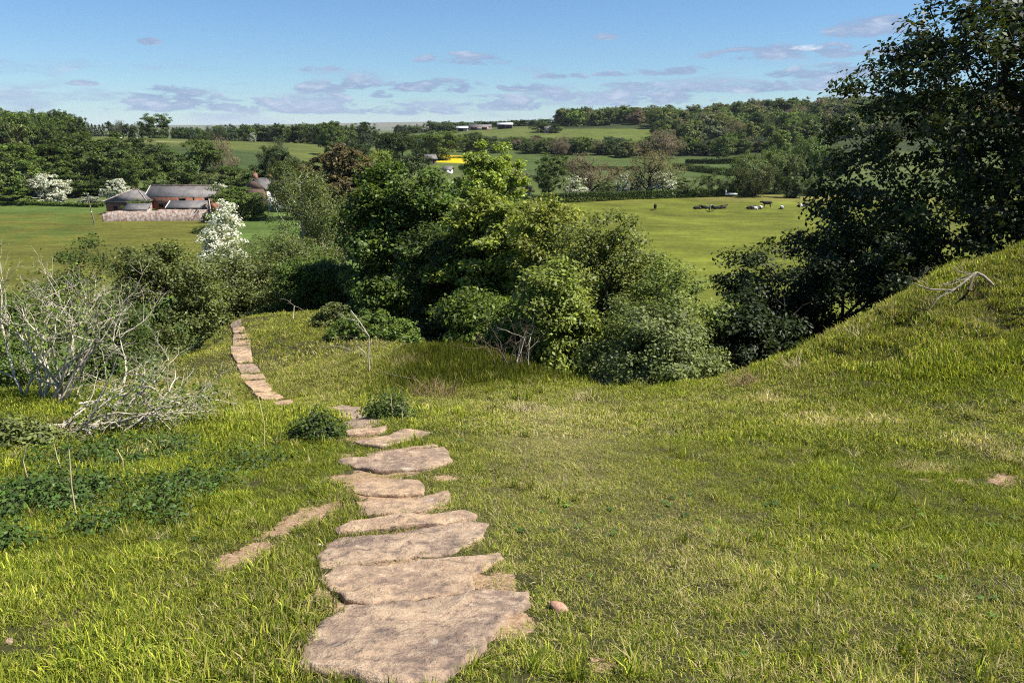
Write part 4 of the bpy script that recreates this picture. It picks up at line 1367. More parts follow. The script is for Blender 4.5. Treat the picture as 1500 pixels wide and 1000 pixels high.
near_tree('holly_shrub', 'lowest dark shrub in shade at the mouth of the gully', 'shrub', 1092, 428, 120, 17.5, (0.017, 0.026, 0.006), 42, base=0.0, n=120, per=130, leaf=0.10, crad=0.36, lobes=8, r_tip=0.008, shape='bush', woodname='stems', leafname='foliage')

# --- the big dark oak
ox, oy = 15.2, 21.8
oz = g1(ox, oy)
rgx = np.random.default_rng(5)
OZ = np.array([-6.6, -5.4, -4.6, -3.6, -2.7, -1.8, 0.0, 1.75, 3.4, 4.6, 5.6])       # height (viewer's eye = 0) and how far the boughs reach
OR = np.array([7.5, 10.0, 9.6, 8.5, 7.1, 6.9, 6.8, 6.2, 4.7, 3.1, 1.2])
CC = []
while len(CC) < 1400:
    z_ = rgx.uniform(-6.2, 5.3)
    R_ = np.interp(z_, OZ, OR)
    if rgx.random() > (R_ / 10.0) ** 0.9:
        continue
    th = rgx.uniform(0, 2 * math.pi)
    rr_ = R_ * rgx.random() ** 0.45 * (1 + 0.10 * math.sin(3 * th + z_) + 0.08 * math.sin(7 * th + 2 * z_))
    rr_ = max(rr_ - 0.35, 0.4)
    x_, y_ = math.cos(th) * rr_, math.sin(th) * rr_ * 0.82
    if vnoise(x_ * 0.8 + 3 * z_ * 0.31, y_ * 0.8 + z_ * 0.9, 7) < -0.34:      # gaps between boughs
        continue
    CC.append((x_, y_, z_ - oz + 0.2))
CC = np.array(CC)
OH = 5.6 - oz
cr, tr = make_tree(61, OH, 6.8, 6.4, base=0.10, per=88, leaf=0.148, crad=0.57, flat=0.6, up=0.7, r_tip=0.011, kfork=0.42, trunk_top=0.5, wig=0.07, p=0.5, C0=CC)
oak = thing('oak_tree', 'huge dark spreading oak rising behind the grassy mound', 'tree', (ox, oy, oz - 0.2))
c = ob('crown', cr, oak)
c.color = (0.026, 0.034, 0.0055, 0)  # crown's own shade put into the leaf colour, darker than the real leaves
ob('trunk', tr, oak)

# ------------------------------------------------------------------ dead wood
def branching(rg, p, d, L, r, depth, out, fork=(2, 3), bend=0.28, shrink=0.68, updraft=0.0, seg=3):
    p = np.array(p, float)
    d = unit(np.array(d, float))
    for k in range(seg):
        q = p + d * L / seg
        r2 = r * (0.86 if depth else 0.7)
        out.append((p, q, r, r2))
        p, r = q, r2
        d = unit(d + rg.normal(0, bend, 3) * 0.6 + np.array([0, 0, updraft]))
        if depth and k < seg - 1 and rg.random() < 0.55:
            branching(rg, p, unit(d + rg.normal(0, 0.6, 3)), L * shrink * rg.uniform(0.5, 0.9), r * 0.55, depth - 1, out, fork, bend, shrink, updraft, seg)
    if depth:
        for _ in range(int(rg.integers(fork[0], fork[1] + 1))):
            branching(rg, p, unit(d + rg.normal(0, 0.5, 3)), L * shrink * rg.uniform(0.7, 1.15), r * 0.72, depth - 1, out, fork, bend, shrink, updraft, seg)


def tubes_mesh(name, segs, m, k=5, org=np.zeros(3)):
    a = np.array([s[0] for s in segs]) - org
    b = np.array([s[1] for s in segs]) - org
    v, q = tube_arrays(a, b, [s[2] for s in segs], [s[3] for s in segs], k)
    return quads_mesh(name, v, q, [M[m]], None, True)


def bit_leaves(segs, rg, n, size, rad, org):
    tips = np.array([s[1] for s in segs if s[2] < 0.012])
    if not len(tips):
        return None
    C = tips[rg.integers(0, len(tips), n)]
    return leaves(C - org, 1, rad, size, rg, 1.0, 0.5)


# upright pale dead shrub
rg = np.random.default_rng(71)
b0 = hit(62, 585)
b0[2] = g1(b0[0], b0[1]) - 0.05
segs = []
for k in range(13):
    a = rg.uniform(0, 6.28)
    dx = rg.uniform(-0.6, 0.75)
    branching(rg, b0 + np.array([rg.normal(0, 0.22), rg.normal(0, 0.12), 0]), (dx, rg.normal(0, 0.25), 1.0), rg.uniform(0.78, 1.05), rg.uniform(0.019, 0.030), 4, segs, (2, 3), 0.30, 0.6, 0.10)
dsh = thing('dead_shrub', 'upright bare pale dead shrub at the foot of the slope', 'shrub', tuple(b0))
ob('branches', tubes_mesh('branches', segs, 'dead', 4, b0), dsh)
lv = bit_leaves(segs, rg, 2600, 0.04, 0.14, b0)
c = ob('leaves', quads_mesh('leaves', lv[0], lv[1], [M['leaf']]), dsh)
c.color = (0.085, 0.115, 0.015, 0)

# fallen bush with fanned pale twigs
b1 = hit(130, 640)
b1[2] = g1(b1[0], b1[1])
segs = []
for k in range(30):
    f = k / 29
    st = b1 + np.array([rg.uniform(-0.6, 0.5), rg.uniform(-0.1, 0.9), 0.06])
    ang = R(rg.uniform(2, 75))
    branching(rg, st, (math.cos(ang), rg.uniform(-0.15, 0.55), math.sin(ang) * rg.uniform(0.5, 1.0)), rg.uniform(0.4, 0.62), rg.uniform(0.011, 0.020), 4, segs, (2, 2), 0.34, 0.62, -0.015)
fal = thing('fallen_bush', 'fallen thorn bush with fanned pale dead twigs beside the lawn', 'shrub', tuple(b1))
ob('branches', tubes_mesh('branches', segs, 'dead', 3, b1), fal)
lv = bit_leaves(segs, rg, 3200, 0.036, 0.14, b1)
c = ob('leaves', quads_mesh('leaves', lv[0], lv[1], [M['leaf']]), fal)
c.color = (0.065, 0.095, 0.012, 0)


def twig(name, label, pts, r, depth, seed, m='dead', lift=0.02, cat='branch', L=0.35):
    """a main stem through photo points lying on the ground (u, v, height) with side twigs"""
    rg = np.random.default_rng(seed)
    W_ = []
    for (u, v, h) in pts:
        p = hit(u, v)
        W_.append(np.array([p[0], p[1], g1(p[0], p[1]) + h + lift]))
    sg = []
    n = len(W_)
    for i in range(n - 1):
        ra, rb = r * (1 - 0.7 * i / n), r * (1 - 0.7 * (i + 1) / n)
        sg.append((W_[i], W_[i + 1], ra, rb))
        if depth:
            for _ in range(2):
                d = unit(unit(W_[i + 1] - W_[i]) + rg.normal(0, 0.5, 3) + np.array([0, 0, 0.3]))
                branching(rg, W_[i + 1], d, L * rg.uniform(0.6, 1.1), rb * 0.6, depth - 1, sg, (1, 2), 0.25, 0.6, 0.0)
    me = tubes_mesh(name, sg, m, 5, W_[0])
    o = ob(name, me, None, tuple(W_[0]))
    return tag(o, label, cat)


def stick(name, label, P, r, depth, seed, m='dead', L=0.3, cat='branch', fork=(1, 2)):
    rg = np.random.default_rng(seed)
    P = [np.array(p, float) for p in P]
    sg = []
    for i in range(len(P) - 1):
        ra, rb = r * (1 - 0.6 * i / len(P)), r * (1 - 0.6 * (i + 1) / len(P))
        sg.append((P[i], P[i + 1], ra, rb))
        if depth and i:
            branching(rg, P[i], unit(unit(P[i + 1] - P[i]) + rg.normal(0, 0.6, 3)), L * rg.uniform(0.6, 1.1), ra * 0.5, depth - 1, sg, fork, 0.25, 0.6)
    o = ob(name, tubes_mesh(name, sg, m, 6, P[0]), None, tuple(P[0]))
    return tag(o, label, cat)


def rel(u, v, D):
    return pix(u, v, D)


bD = 11.7
stick('dead_branch', 'pale forked dead branch lying on the grassy mound', [rel(1454, 417, 11.75), rel(1440, 404, 11.7), rel(1430, 399, 11.65), rel(1420, 407, 11.62), rel(1405, 419, 11.6), rel(1395, 425, 11.6), rel(1362, 424, 11.65), rel(1338, 415, 11.7)], 0.024, 3, 81, L=0.36, m='weathered')
_p = hit(1415, 432)
stick('dead_branch', 'dark stub propping the pale dead branch on the mound', [_p, rel(1419, 425, 11.55), rel(1425, 408, 11.6), rel(1430, 400, 11.65)], 0.022, 1, 82, m='deaddark', L=0.15)
_p = hit(541, 545)
stick('dead_sapling', 'thin pale dead sapling standing on the ridge by the brambles', [_p, _p + np.array([0.0, 0, 0.35]), _p + np.array([0.03, 0, 0.75]), _p + np.array([-0.14, 0, 1.05]), _p + np.array([-0.32, 0.05, 1.28])], 0.015, 3, 83, L=0.36, cat='sapling')
twig('dead_branch', 'pale curved dead branch lying in the grass below the ridge', [(560, 550, 0.05), (580, 560, 0.12), (605, 566, 0.12), (630, 566, 0.05)], 0.009, 2, 84, L=0.3)
twig('dead_branch', 'grey brushwood lying along the top of the ridge', [(470, 512, 0.05), (500, 515, 0.12), (530, 525, 0.08), (560, 528, 0.05)], 0.010, 3, 85, L=0.6)
twig('dead_branch', 'pale twigs sticking up at the end of the ridge', [(430, 470, 0.05), (432, 462, 0.35), (428, 455, 0.6)], 0.010, 3, 86, L=0.5)
# bare brown shrub under the sycamore
_p = hit(752, 545)
segs = []
rg = np.random.default_rng(88)
for k in range(7):
    branching(rg, _p + np.array([rg.normal(0, 0.15), 0.2, -0.1]), (rg.uniform(-0.6, 0.6), rg.normal(0, 0.2), 1.0), rg.uniform(0.45, 0.7), 0.014, 3, segs, (2, 3), 0.3, 0.62, 0.04)
bs = thing('bare_shrub', 'small bare brown shrub at the edge of the lush grass', 'shrub', tuple(_p))
ob('branches', tubes_mesh('branches', segs, 'deaddark', 4, _p), bs)
_p2 = _p + np.array([0.1, 0.1, 0])
segs = []
for k in range(3):
    branching(rg, _p2 + np.array([rg.normal(0, 0.1), 0, -0.05]), (rg.uniform(-0.3, 0.3), 0, 1.0), 0.7, 0.009, 3, segs, (1, 2), 0.25, 0.55, 0.04)
ob('pale_stems', tubes_mesh('pale_stems', segs, 'dead', 4, _p), bs)
# single dry stalks standing in the grass
for q, (u, v, h) in enumerate([(387, 655, 0.48), (113, 765, 0.52), (91, 690, 0.25), (180, 690, 0.2), (455, 640, 0.35), (575, 615, 0.3), (40, 700, 0.3), (590, 620, 0.25)]):
    p = hit(u, v)
    p[2] = g1(p[0], p[1])
    rg = np.random.default_rng(90 + q)
    pts = [p, p + np.array([rg.normal(0, .01), 0, h * 0.5]), p + np.array([rg.normal(0, .03), 0, h])]
    stick('dry_stalk', ['tall straw stalk beside the path between two dark weed clumps', 'straw stalk standing among the dark nettles', 'short dry stalk above the nettle bed', 'short dry stalk at the edge of the fallen bush', 'thin stalk in the weed clump by the upper slab', 'thin stalk in front of the dark bramble clump', 'dry stalk in the weeds near the picture edge', 'short stalk right of the dark bramble clump'][q], pts, 0.006, 0, 90 + q, m='straw', cat='stalk')


# ------------------------------------------------------------------ weeds and brambles
def weed(name, label, u, v, wpx, hm, col, seed, n=60, per=26, leaf=0.06, group=None, depth=None):
    p = hit(u, v)
    D = math.hypot(p[1], p[2])
    Rr = wpx / 2 / FPX * D
    rg = np.random.default_rng(seed)
    C = []
    for _ in range(n):
        a = rg.random() * 6.28
        r = math.sqrt(rg.random())
        h = hm * (1 - r * r * 0.7) * (0.15 + 1.05 * rg.random())
        C.append((math.cos(a) * r * Rr, math.sin(a) * r * Rr * 0.8, h))
    C = np.array(C)
    gz = ground(C[:, 0] + p[0], C[:, 1] + p[1]) - g1(p[0], p[1])
    C[:, 2] += gz
    lv, lq = leaves(C, per, 0.10 + leaf * 0.7, leaf, rg, 0.7, 0.9, None, 0.62, 0, 0.3)
    sb = C.copy()
    sb[:, 2] = gz - 0.02
    sb[:, :2] *= 0.85
    o = thing(name, label, 'weeds' if name != 'bramble' else 'bramble', (p[0], p[1], g1(p[0], p[1])), 0, group)
    c = ob('foliage', quads_mesh('foliage', lv, lq, [M['leaf']]), o)
    c.color = (*GREEN[col], 0)
    wv, wq = tube_arrays(sb, C, np.full(n, 0.004), np.full(n, 0.002), 3)
    ob('stems', quads_mesh('stems', wv, wq, [M['deaddark']]), o)
    return o


weed('weed_clump', 'dark dense weed clump left of the uppermost near slab', 464, 638, 74, 0.20, 'dark', 201, 60, 34, 0.03)
weed('weed_clump', 'dark bramble clump right of the uppermost near slab', 573, 612, 74, 0.27, 'dark', 202, 70, 36, 0.03)
weed('bramble', 'long green bramble bank along the top of the ridge', 545, 492, 130, 0.6, 'mid', 203, 150, 60, 0.08)
weed('bramble', 'green bramble mound at the birch end of the ridge', 490, 476, 70, 0.6, 'olive', 204, 80, 50, 0.08)
weed('bramble', 'small green bramble at the end of the ridge by the gully', 590, 500, 50, 0.55, 'bright', 205, 60, 50, 0.07)
weed('nettle_patch', 'dark nettle patch at the picture edge below the fallen bush', 60, 735, 200, 0.17, 'weed', 206, 190, 16, 0.035)
weed('nettle_patch', 'dark nettle patch in the middle of the left slope', 285, 712, 135, 0.10, 'weed', 207, 80, 14, 0.03)
weed('nettle_patch', 'low weeds running below the fallen bush twigs', 170, 668, 250, 0.14, 'weed', 208, 190, 16, 0.032)
weed('nettle_patch', 'broad low nettle bed between the two darker patches', 190, 735, 260, 0.13, 'weed', 213, 170, 14, 0.03)
weed('nettle_patch', 'low weeds reaching from the nettle bed towards the path', 350, 680, 150, 0.10, 'weed', 214, 70, 12, 0.028)
weed('nettle_patch', 'weeds at the picture edge beside the dead shrub', 20, 650, 120, 0.24, 'olive', 209, 110, 26, 0.05)
weed('nettle_patch', 'small dark weeds below the nettle bed', 135, 782, 60, 0.12, 'weed', 210, 30, 12, 0.03)
weed('nettle_patch', 'tiny dark weeds in the open left lawn', 252, 768, 26, 0.10, 'weed', 211, 14, 12, 0.028)
weed('nettle_patch', 'dark weeds at the picture edge below the nettles', 5, 800, 80, 0.14, 'weed', 212, 50, 14, 0.032)


def tussock(label, u, v, n, h, spread, seed, m, name='grass_tussock'):
    p = hit(u, v)
    rg = np.random.default_rng(seed)
    sg = []
    for _ in range(n):
        b = p + np.array([rg.normal(0, spread), rg.normal(0, spread), 0])
        b[2] = g1(b[0], b[1]) - 0.01
        d = np.array([rg.normal(0, 0.45), rg.normal(0, 0.3), 1.0])
        hh = h * rg.uniform(0.5, 1.1)
        q = b + unit(d) * hh * 0.6
        e = q + unit(d * np.array([2.2, 2.2, 1])) * hh * 0.45
        sg += [(b, q, 0.0042, 0.0034), (q, e, 0.0034, 0.001)]
    o = ob(name, tubes_mesh(name, sg, m, 3, p), None, tuple(p))
    return tag(o, label, 'grass')


tussock('reddish-brown tussock at the mouth of the dark gully', 1088, 566, 70, 0.30, 0.10, 301, 'rusty')
tussock('pale wispy tussock on the flank of the mound above the gully', 1160, 543, 36, 0.26, 0.08, 302, 'straw')
tussock('wispy tussock halfway up the mound edge', 1252, 493, 30, 0.24, 0.10, 303, 'straw')
tussock('tall tan tussock before the lush grass, nearer the path', 622, 580, 55, 0.40, 0.14, 304, 'rusty')
tussock('tall tan tussock before the lush grass, nearer the gully', 655, 584, 45, 0.36, 0.12, 305, 'rusty')
tussock('low straw tussock beside the lip of the gully', 770, 605, 70, 0.20, 0.14, 306, 'straw')
tussock('straw tussock at the corner of the lush grass and the gully', 855, 590, 60, 0.22, 0.12, 307, 'straw')


def rock(label, u, v, sx, sy, sz, seed, m, rot=0):
    p = hit(u, v)
    rg = np.random.default_rng(seed)
    n, k = 9, 6
    V = []
    for i in range(k):
        ph = math.pi * (i / (k - 1) - 0.5)
        for j in range(n):
            th = 2 * math.pi * j / n
            f = 0.65 + 0.6 * rg.random()
            V.append((math.cos(ph) * math.cos(th) * sx * f, math.cos(ph) * math.sin(th) * sy * f, math.sin(ph) * sz * (0.85 + 0.3 * rg.random())))
    Q = [(i * n + j, i * n + (j + 1) % n, (i + 1) * n + (j + 1) % n, (i + 1) * n + j) for i in range(k - 1) for j in range(n)]
    o = ob('rock', quads_mesh('rock', V, Q, [M[m]]), None, (p[0], p[1], g1(p[0], p[1]) + sz * 0.45))
    o.rotation_euler = (0.3, 0.35, rot)
    return tag(o, label, 'rock')


rock('loose reddish rock in the grass right of the nearest slab', 818, 893, 0.05, 0.035, 0.028, 401, 'redstone', 0.6)
rock('small white stone at the left edge of the path', 469, 800, 0.014, 0.012, 0.014, 402, 'white')
rock('pale pebble in the grass below the reddish rock', 866, 967, 0.011, 0.011, 0.008, 403, 'stone')
rock('grey stone in the lawn at the lower left picture edge', 14, 942, 0.02, 0.02, 0.014, 404, 'stone')

# ------------------------------------------------------------------ farm
def framed(name, label, cat, u, v, D, ang, group=None):
    p = pix(u, v, D)
    return thing(name, label, cat, (p[0], p[1], g1(p[0], p[1])), ang, group)


def gable_prism(mb, x0, x1, y0, y1, z0, zr, th=0.18, over=0.3, m=0):
    """two roof slabs, ridge along x"""
    ym = (y0 + y1) / 2
    for (ya, s) in ((y0 - over, 1), (y1 + over, -1)):
        ze = z0 - over * (zr - z0) / (ym - y0)
        b = [(x0 - over, ya, ze), (x1 + over, ya, ze), (x1 + over, ym, zr), (x0 - over, ym, zr)]
        if s < 0:
            b = [b[1], b[0], b[3], b[2]]
        mb.hexa(b, [(x, y, z + th) for (x, y, z) in b], m)


def quadmesh(name, m, fn, parent, smooth=False):
    mb = MB()
    fn(mb)
    return ob(name, mb.mesh(name, [M[m]] if isinstance(m, str) else [M[k] for k in m], smooth), parent)


# long slate-roofed barn
BA = R(-4)
barn = framed('brick_barn', 'long brick barn with a slate roof', 'barn', 217, 305, 186, BA)
BL, BH, BW = 16.6, 3.9, 6.0
quadmesh('wall', 'brick', lambda b: (b.box(0, BL, 0, 0.45, -0.5, BH), b.box(0, BL, BW - 0.45, BW, -0.5, BH), b.box(0, 0.45, 0.452, BW - 0.452, -0.5, BH), b.box(BL - 0.45, BL, 0.452, BW - 0.452, -0.5, BH),
         b.hexa([(0.0, 0, BH + .002), (0.45, 0, BH + .002), (0.45, BW, BH + .002), (0.0, BW, BH + .002)], [(0.0, BW / 2 - .05, BH + 2.0), (0.45, BW / 2 - .05, BH + 2.0), (0.45, BW / 2 + .05, BH + 2.0), (0.0, BW / 2 + .05, BH + 2.0)]),
         b.hexa([(BL - .45, 0, BH + .002), (BL, 0, BH + .002), (BL, BW, BH + .002), (BL - .45, BW, BH + .002)], [(BL - .45, BW / 2 - .05, BH + 2.0), (BL, BW / 2 - .05, BH + 2.0), (BL, BW / 2 + .05, BH + 2.0), (BL - .45, BW / 2 + .05, BH + 2.0)])), barn)
quadmesh('roof', 'slate', lambda b: gable_prism(b, 0, BL, 0, BW, BH, BH + 2.15, 0.16, 0.35), barn)
quadmesh('ridge', 'pale', lambda b: b.box(-0.2, BL + 0.2, BW / 2 - 0.16, BW / 2 + 0.16, BH + 2.28, BH + 2.42), barn)
quadmesh('verge', 'white', lambda b: b.hexa([(-0.42, -0.36, BH - .18), (-0.36, -0.36, BH - .18), (-0.36, BW / 2, BH + 2.1), (-0.42, BW / 2, BH + 2.1)], [(-0.42, -0.36, BH + .1), (-0.36, -0.36, BH + .1), (-0.36, BW / 2, BH + 2.38), (-0.42, BW / 2, BH + 2.38)]), barn)
for (x0, x1, z0, z1) in ((2.7, 3.8, 1.3, 2.2), (7.8, 9.4, 2.6, 3.3), (11.2, 11.5, 1.2, 3.4), (14.0, 14.9, 0.2, 3.6)):
    quadmesh('opening', 'dark', lambda b: b.box(x0, x1, -0.03, 0.04, z0, z1), barn)
    quadmesh('lintel', 'pale', lambda b: b.box(x0 - .15, x1 + .15, -0.06, 0.03, z1 + .003, z1 + .2), barn)
quadmesh('patched_wall', 'rust', lambda b: b.box(14.95, BL + 0.05, -0.08, 0.05, 0.3, 2.9), barn)
# post at the barn end
o = framed('yard_post', 'tall pale post leaning at the end of the long barn', 'post', 309.5, 313, 178, 0)
mb = MB()
mb.tubes([(0, 0, -0.3), (0, 0, 0.2)], [(0, 0, 0.2), (-0.25, 0, 4.1)], [0.16, 0.14], [0.14, 0.10], 7)
ob('shaft', mb.mesh('shaft', [M['white']], True), o)
# hipped building
hip = framed('hipped_outbuilding', 'square brick outbuilding with a hipped slate roof', 'building', 156, 307, 182, R(3))
HL, HW, HH = 9.2, 8.0, 2.9
quadmesh('wall', 'brick', lambda b: (b.box(0, HL, 0, 0.4, -0.5, HH), b.box(0, HL, HW - 0.4, HW, -0.5, HH), b.box(0, 0.4, 0.402, HW - 0.402, -0.5, HH), b.box(HL - 0.4, HL, 0.402, HW - 0.402, -0.5, HH)), hip)


def hiproof(b):
    e = 0.35
    ring0 = [(-e, -e, HH - .02), (HL + e, -e, HH - .02), (HL + e, HW + e, HH - .02), (-e, HW + e, HH - .02)]
    ring1 = [(x, y, HH + 0.14) for (x, y, z) in ring0]
    top = [(HL * .52, HW / 2 - .06, HH + 2.5), (HL * .66, HW / 2 - .06, HH + 2.5), (HL * .66, HW / 2 + .06, HH + 2.5), (HL * .52, HW / 2 + .06, HH + 2.5)]
    b.hexa(ring0, ring1)
    b.hexa([(x, y, z + .002) for (x, y, z) in ring1], top)


quadmesh('roof', 'slate', hiproof, hip)


def hips(b):
    e = 0.35
    T = (HL * .52, HW / 2 - .06, HH + 2.52)
    T2 = (HL * .66, HW / 2 - .06, HH + 2.52)
    b.tubes([(-e, -e, HH + .17), (HL + e, -e, HH + .17), T, (-e, HW + e, HH + .17)], [T, T2, T2, T], [.13] * 4, [.13] * 4, 5)


quadmesh('hip_tiles', 'pale', hips, hip)
quadmesh('door', 'dark', lambda b: b.box(6.3, 7.4, -0.03, 0.03, 0.0, 2.1), hip)
quadmesh('window', 'dark', lambda b: b.box(1.6, 2.5, -0.03, 0.03, 1.0, 1.9), hip)
# pale yard wall with lean-to roofs
yw = framed('yard_wall', 'long weathered pale brick wall enclosing the farmyard', 'wall', 150, 322, 168, R(7))
yw['kind'] = 'thing'
YL = 21.6
mb = MB()
nk = 60
xs = np.linspace(0, YL, nk + 1)
hs0 = 2.1 + 0.22 * fbm(xs * 0.6, xs * 0, 5, 4) + np.where(xs > 11.5, 0.25, 0.0) - np.where(xs < 0.8, 0.5, 0.0)
wv_ = np.concatenate([np.stack([xs, np.full(nk + 1, yy_), zz_], 1) for (yy_, zz_) in ((0.0, np.full(nk + 1, -0.5)), (0.0, hs0), (0.5, hs0 + 0.02), (0.5, np.full(nk + 1, -0.5)))])
wq_ = [(a_ * (nk + 1) + k, a_ * (nk + 1) + k + 1, (a_ + 1) * (nk + 1) + k + 1, (a_ + 1) * (nk + 1) + k) for a_ in range(3) for k in range(nk)]
wq_ += [(0, nk + 1, 2 * (nk + 1), 3 * (nk + 1)), (nk, 4 * nk + 3, 3 * nk + 2, 2 * nk + 1)]
mb.add(wv_, wq_)
ob('wall', mb.mesh('wall', [M['pale']]), yw)
sh = framed('lean_to_shed', 'small lean-to with a sagging slate roof behind the yard wall', 'shed', 181, 318, 171.5, R(3))
quadmesh('roof', 'slate', lambda b: b.hexa([(0, 0, 2.1), (5.2, 0, 2.1), (5.2, 3, 3.15), (0, 3, 3.15)], [(0, 0, 2.26), (5.2, 0, 2.26), (5.2, 3, 3.3), (0, 3, 3.3)]), sh)
quadmesh('wall', 'pale', lambda b: (b.box(0.1, 5.1, 2.7, 3.0, -0.5, 3.1), b.box(0.1, 0.4, 0.3, 2.69, -0.5, 2.2), b.box(4.8, 5.1, 0.3, 2.69, -0.5, 2.2)), sh)
sh = framed('lean_to_shed', 'longer lean-to with a mottled slate roof in front of the barn', 'shed', 244, 316, 173, R(3))
quadmesh('roof', 'slate', lambda b: b.hexa([(0, 0, 2.35), (8.3, 0, 2.35), (8.3, 3.2, 3.6), (0, 3.2, 3.6)], [(0, 0, 2.51), (8.3, 0, 2.51), (8.3, 3.2, 3.76), (0, 3.2, 3.76)]), sh)
quadmesh('wall', 'pale', lambda b: (b.box(0.1, 8.2, 2.9, 3.2, -0.5, 3.5), b.box(0.1, 0.4, 0.3, 2.89, -0.5, 2.5), b.box(7.9, 8.2, 0.3, 2.89, -0.5, 2.5)), sh)
quadmesh('verge', 'white', lambda b: b.hexa([(-.14, 0, 2.3), (-.02, 0, 2.3), (-.02, 3.2, 3.55), (-.14, 3.2, 3.55)], [(-.14, 0, 2.6), (-.02, 0, 2.6), (-.02, 3.2, 3.85), (-.14, 3.2, 3.85)]), sh)
for (uu, vv, ww, dd, lb) in ((201, 293, 36, 177.5, 'green shrub growing between the hipped roof and the lean-to'), (223, 306, 20, 175, 'dark shrub in the yard between the two lean-tos')):
    far_tree('bush0', uu, vv, ww, dd, 'bright' if uu < 210 else 'dark', lb, 'bush', name='bush')
far_tree('bush1', 301, 312, 14, 166, 'mid', 'low bush at the end of the yard wall', 'bush', name='bush')
far_tree('bush0', 298, 328, 34, 150, 'mid', 'low dark green thicket in the field below the yard wall', 'bush', name='bush', hfix=1.3)
# telegraph pole
o = framed('telegraph_pole', 'leaning wooden telegraph pole in the farm field', 'pole', 139.5, 330, 163, 0)
mb = MB()
mb.tubes([(0, 0, -0.6)], [(-0.85, 0, 6.6)], [0.16], [0.11], 8)
ob('shaft', mb.mesh('shaft', [M['pole']], True), o)
quadmesh('cross_arm', 'pole', lambda b: b.box(-1.35, -0.35, -0.2, -0.12, 6.15, 6.27), o)
for x in (-1.25, -0.45):
    quadmesh('insulator', 'white', lambda b: b.box(x - 0.05, x + 0.05, -0.21, -0.11, 6.272, 6.45), o)
quadmesh('marker_plate', 'white', lambda b: b.box(-0.42, -0.22, -0.2, -0.155, 2.4, 2.75), o)
# house
hs = framed('brick_house', 'two-storey house with a dark brick gable and white side wall', 'house', 374, 290, 192, R(-17.5))
hs.scale = (0.88, 0.88, 0.92)
GW, GL, GH = 7.2, 8.5, 5.6
quadmesh('gable_wall', 'brown', lambda b: (b.box(-GW / 2, GW / 2, 0, 0.4, -0.6, GH), b.hexa([(-GW / 2, 0, GH + .002), (GW / 2, 0, GH + .002), (GW / 2, 0.4, GH + .002), (-GW / 2, 0.4, GH + .002)], [(-.05, 0, GH + 2.5), (.05, 0, GH + 2.5), (.05, .4, GH + 2.5), (-.05, .4, GH + 2.5)]),
         b.box(-GW / 2, GW / 2, GL - .4, GL, -0.6, GH), b.box(-GW / 2, -GW / 2 + .4, .402, GL - .402, -0.6, GH)), hs)
o = quadmesh('side_wall', 'white', lambda b: b.box(GW / 2 - .4, GW / 2 + 0.02, .402, GL - .402, -0.6, GH), hs)
o['label'] = 'whitewashed side wall of the house'


def hroof(b):
    for s in (-1, 1):
        q = [(s * (GW / 2 + .35), -.25, GH - .25), (s * (GW / 2 + .35), GL + .25, GH - .25), (0, GL + .25, GH + 2.55), (0, -.25, GH + 2.55)]
        if s < 0:
            q = q[::-1]
        b.hexa(q, [(x, y, z + .16) for (x, y, z) in q])


quadmesh('roof', 'slate', hroof, hs)
for (yy, lb) in ((0.7, 0), (GL - 0.9, 1)):
    ch = quadmesh('chimney', 'brick', lambda b: b.box(-0.55, 0.55, yy - .4, yy + .4, GH + 2.0, GH + 3.9), hs)
    quadmesh('chimney_pot', 'rust', lambda b: b.tubes([(-.25, yy, GH + 3.9), (.25, yy, GH + 3.9)], [(-.25, yy, GH + 4.4), (.25, yy, GH + 4.4)], [.14, .14], [.11, .11], 7), ch)
for yy in (2.2, 5.6):
    for zz in (0.9, 3.4):
        f = quadmesh('window', 'dark', lambda b: b.box(GW / 2 + .021, GW / 2 + .05, yy, yy + 1.0, zz, zz + 1.3), hs)
        quadmesh('pane', 'glass', lambda b: b.box(GW / 2 + .051, GW / 2 + .06, yy + .08, yy + .92, zz + .08, zz + 1.22), f)


# far farm on the skyline
def shed(name, label, cat, u, v, D, L, Wd, Hh, rise, ang, wallm, roofm, openings=()):
    o = framed(name, label, cat, u, v, D, ang)
    quadmesh('wall', wallm, lambda b: (b.box(-L / 2, L / 2, 0, .3, -1, Hh), b.box(-L / 2, L / 2, Wd - .3, Wd, -1, Hh), b.box(-L / 2, -L / 2 + .3, .302, Wd - .302, -1, Hh), b.box(L / 2 - .3, L / 2, .302, Wd - .302, -1, Hh)), o)
    quadmesh('roof', roofm, lambda b: gable_prism(b, -L / 2, L / 2, 0, Wd, Hh, Hh + rise, .25, .5), o)
    for (x0, x1, z0, z1) in openings:
        quadmesh('opening', 'dark', lambda b: b.box(x0, x1, -.08, .1, z0, z1), o)
    return o


shed('farm_barn', 'open-fronted barn with a bright roof on the skyline', 'barn', 740, 194, 780, 15, 12, 4.2, 1.5, R(2), 'brown', 'metal', [(-6.5, 0, 0, 3.6), (.6, 6.8, 0, 3.6)])
shed('farm_shed', 'long low pale shed in the middle of the skyline farm', 'shed', 703, 195, 785, 22, 10, 3.2, 1.8, R(-2), 'pale', 'slate', [(-9, -3, 0, 2.6), (2, 7, 0, 2.6)])
shed('farm_shed', 'pale-roofed shed at the near end of the skyline farm', 'shed', 677, 195, 770, 11, 8, 3.2, 1.6, R(3), 'pale', 'metal', [(-4, 1, 0, 2.8)])
shed('farmhouse', 'white farmhouse among trees left of the skyline farm', 'house', 620, 190, 880, 12, 8, 4.6, 3.0, R(8), 'white', 'slate', [(-4, -2.8, 2.6, 3.9), (-.6, .6, 2.6, 3.9), (2.8, 4, 2.6, 3.9), (-.6, .6, 0, 2)])
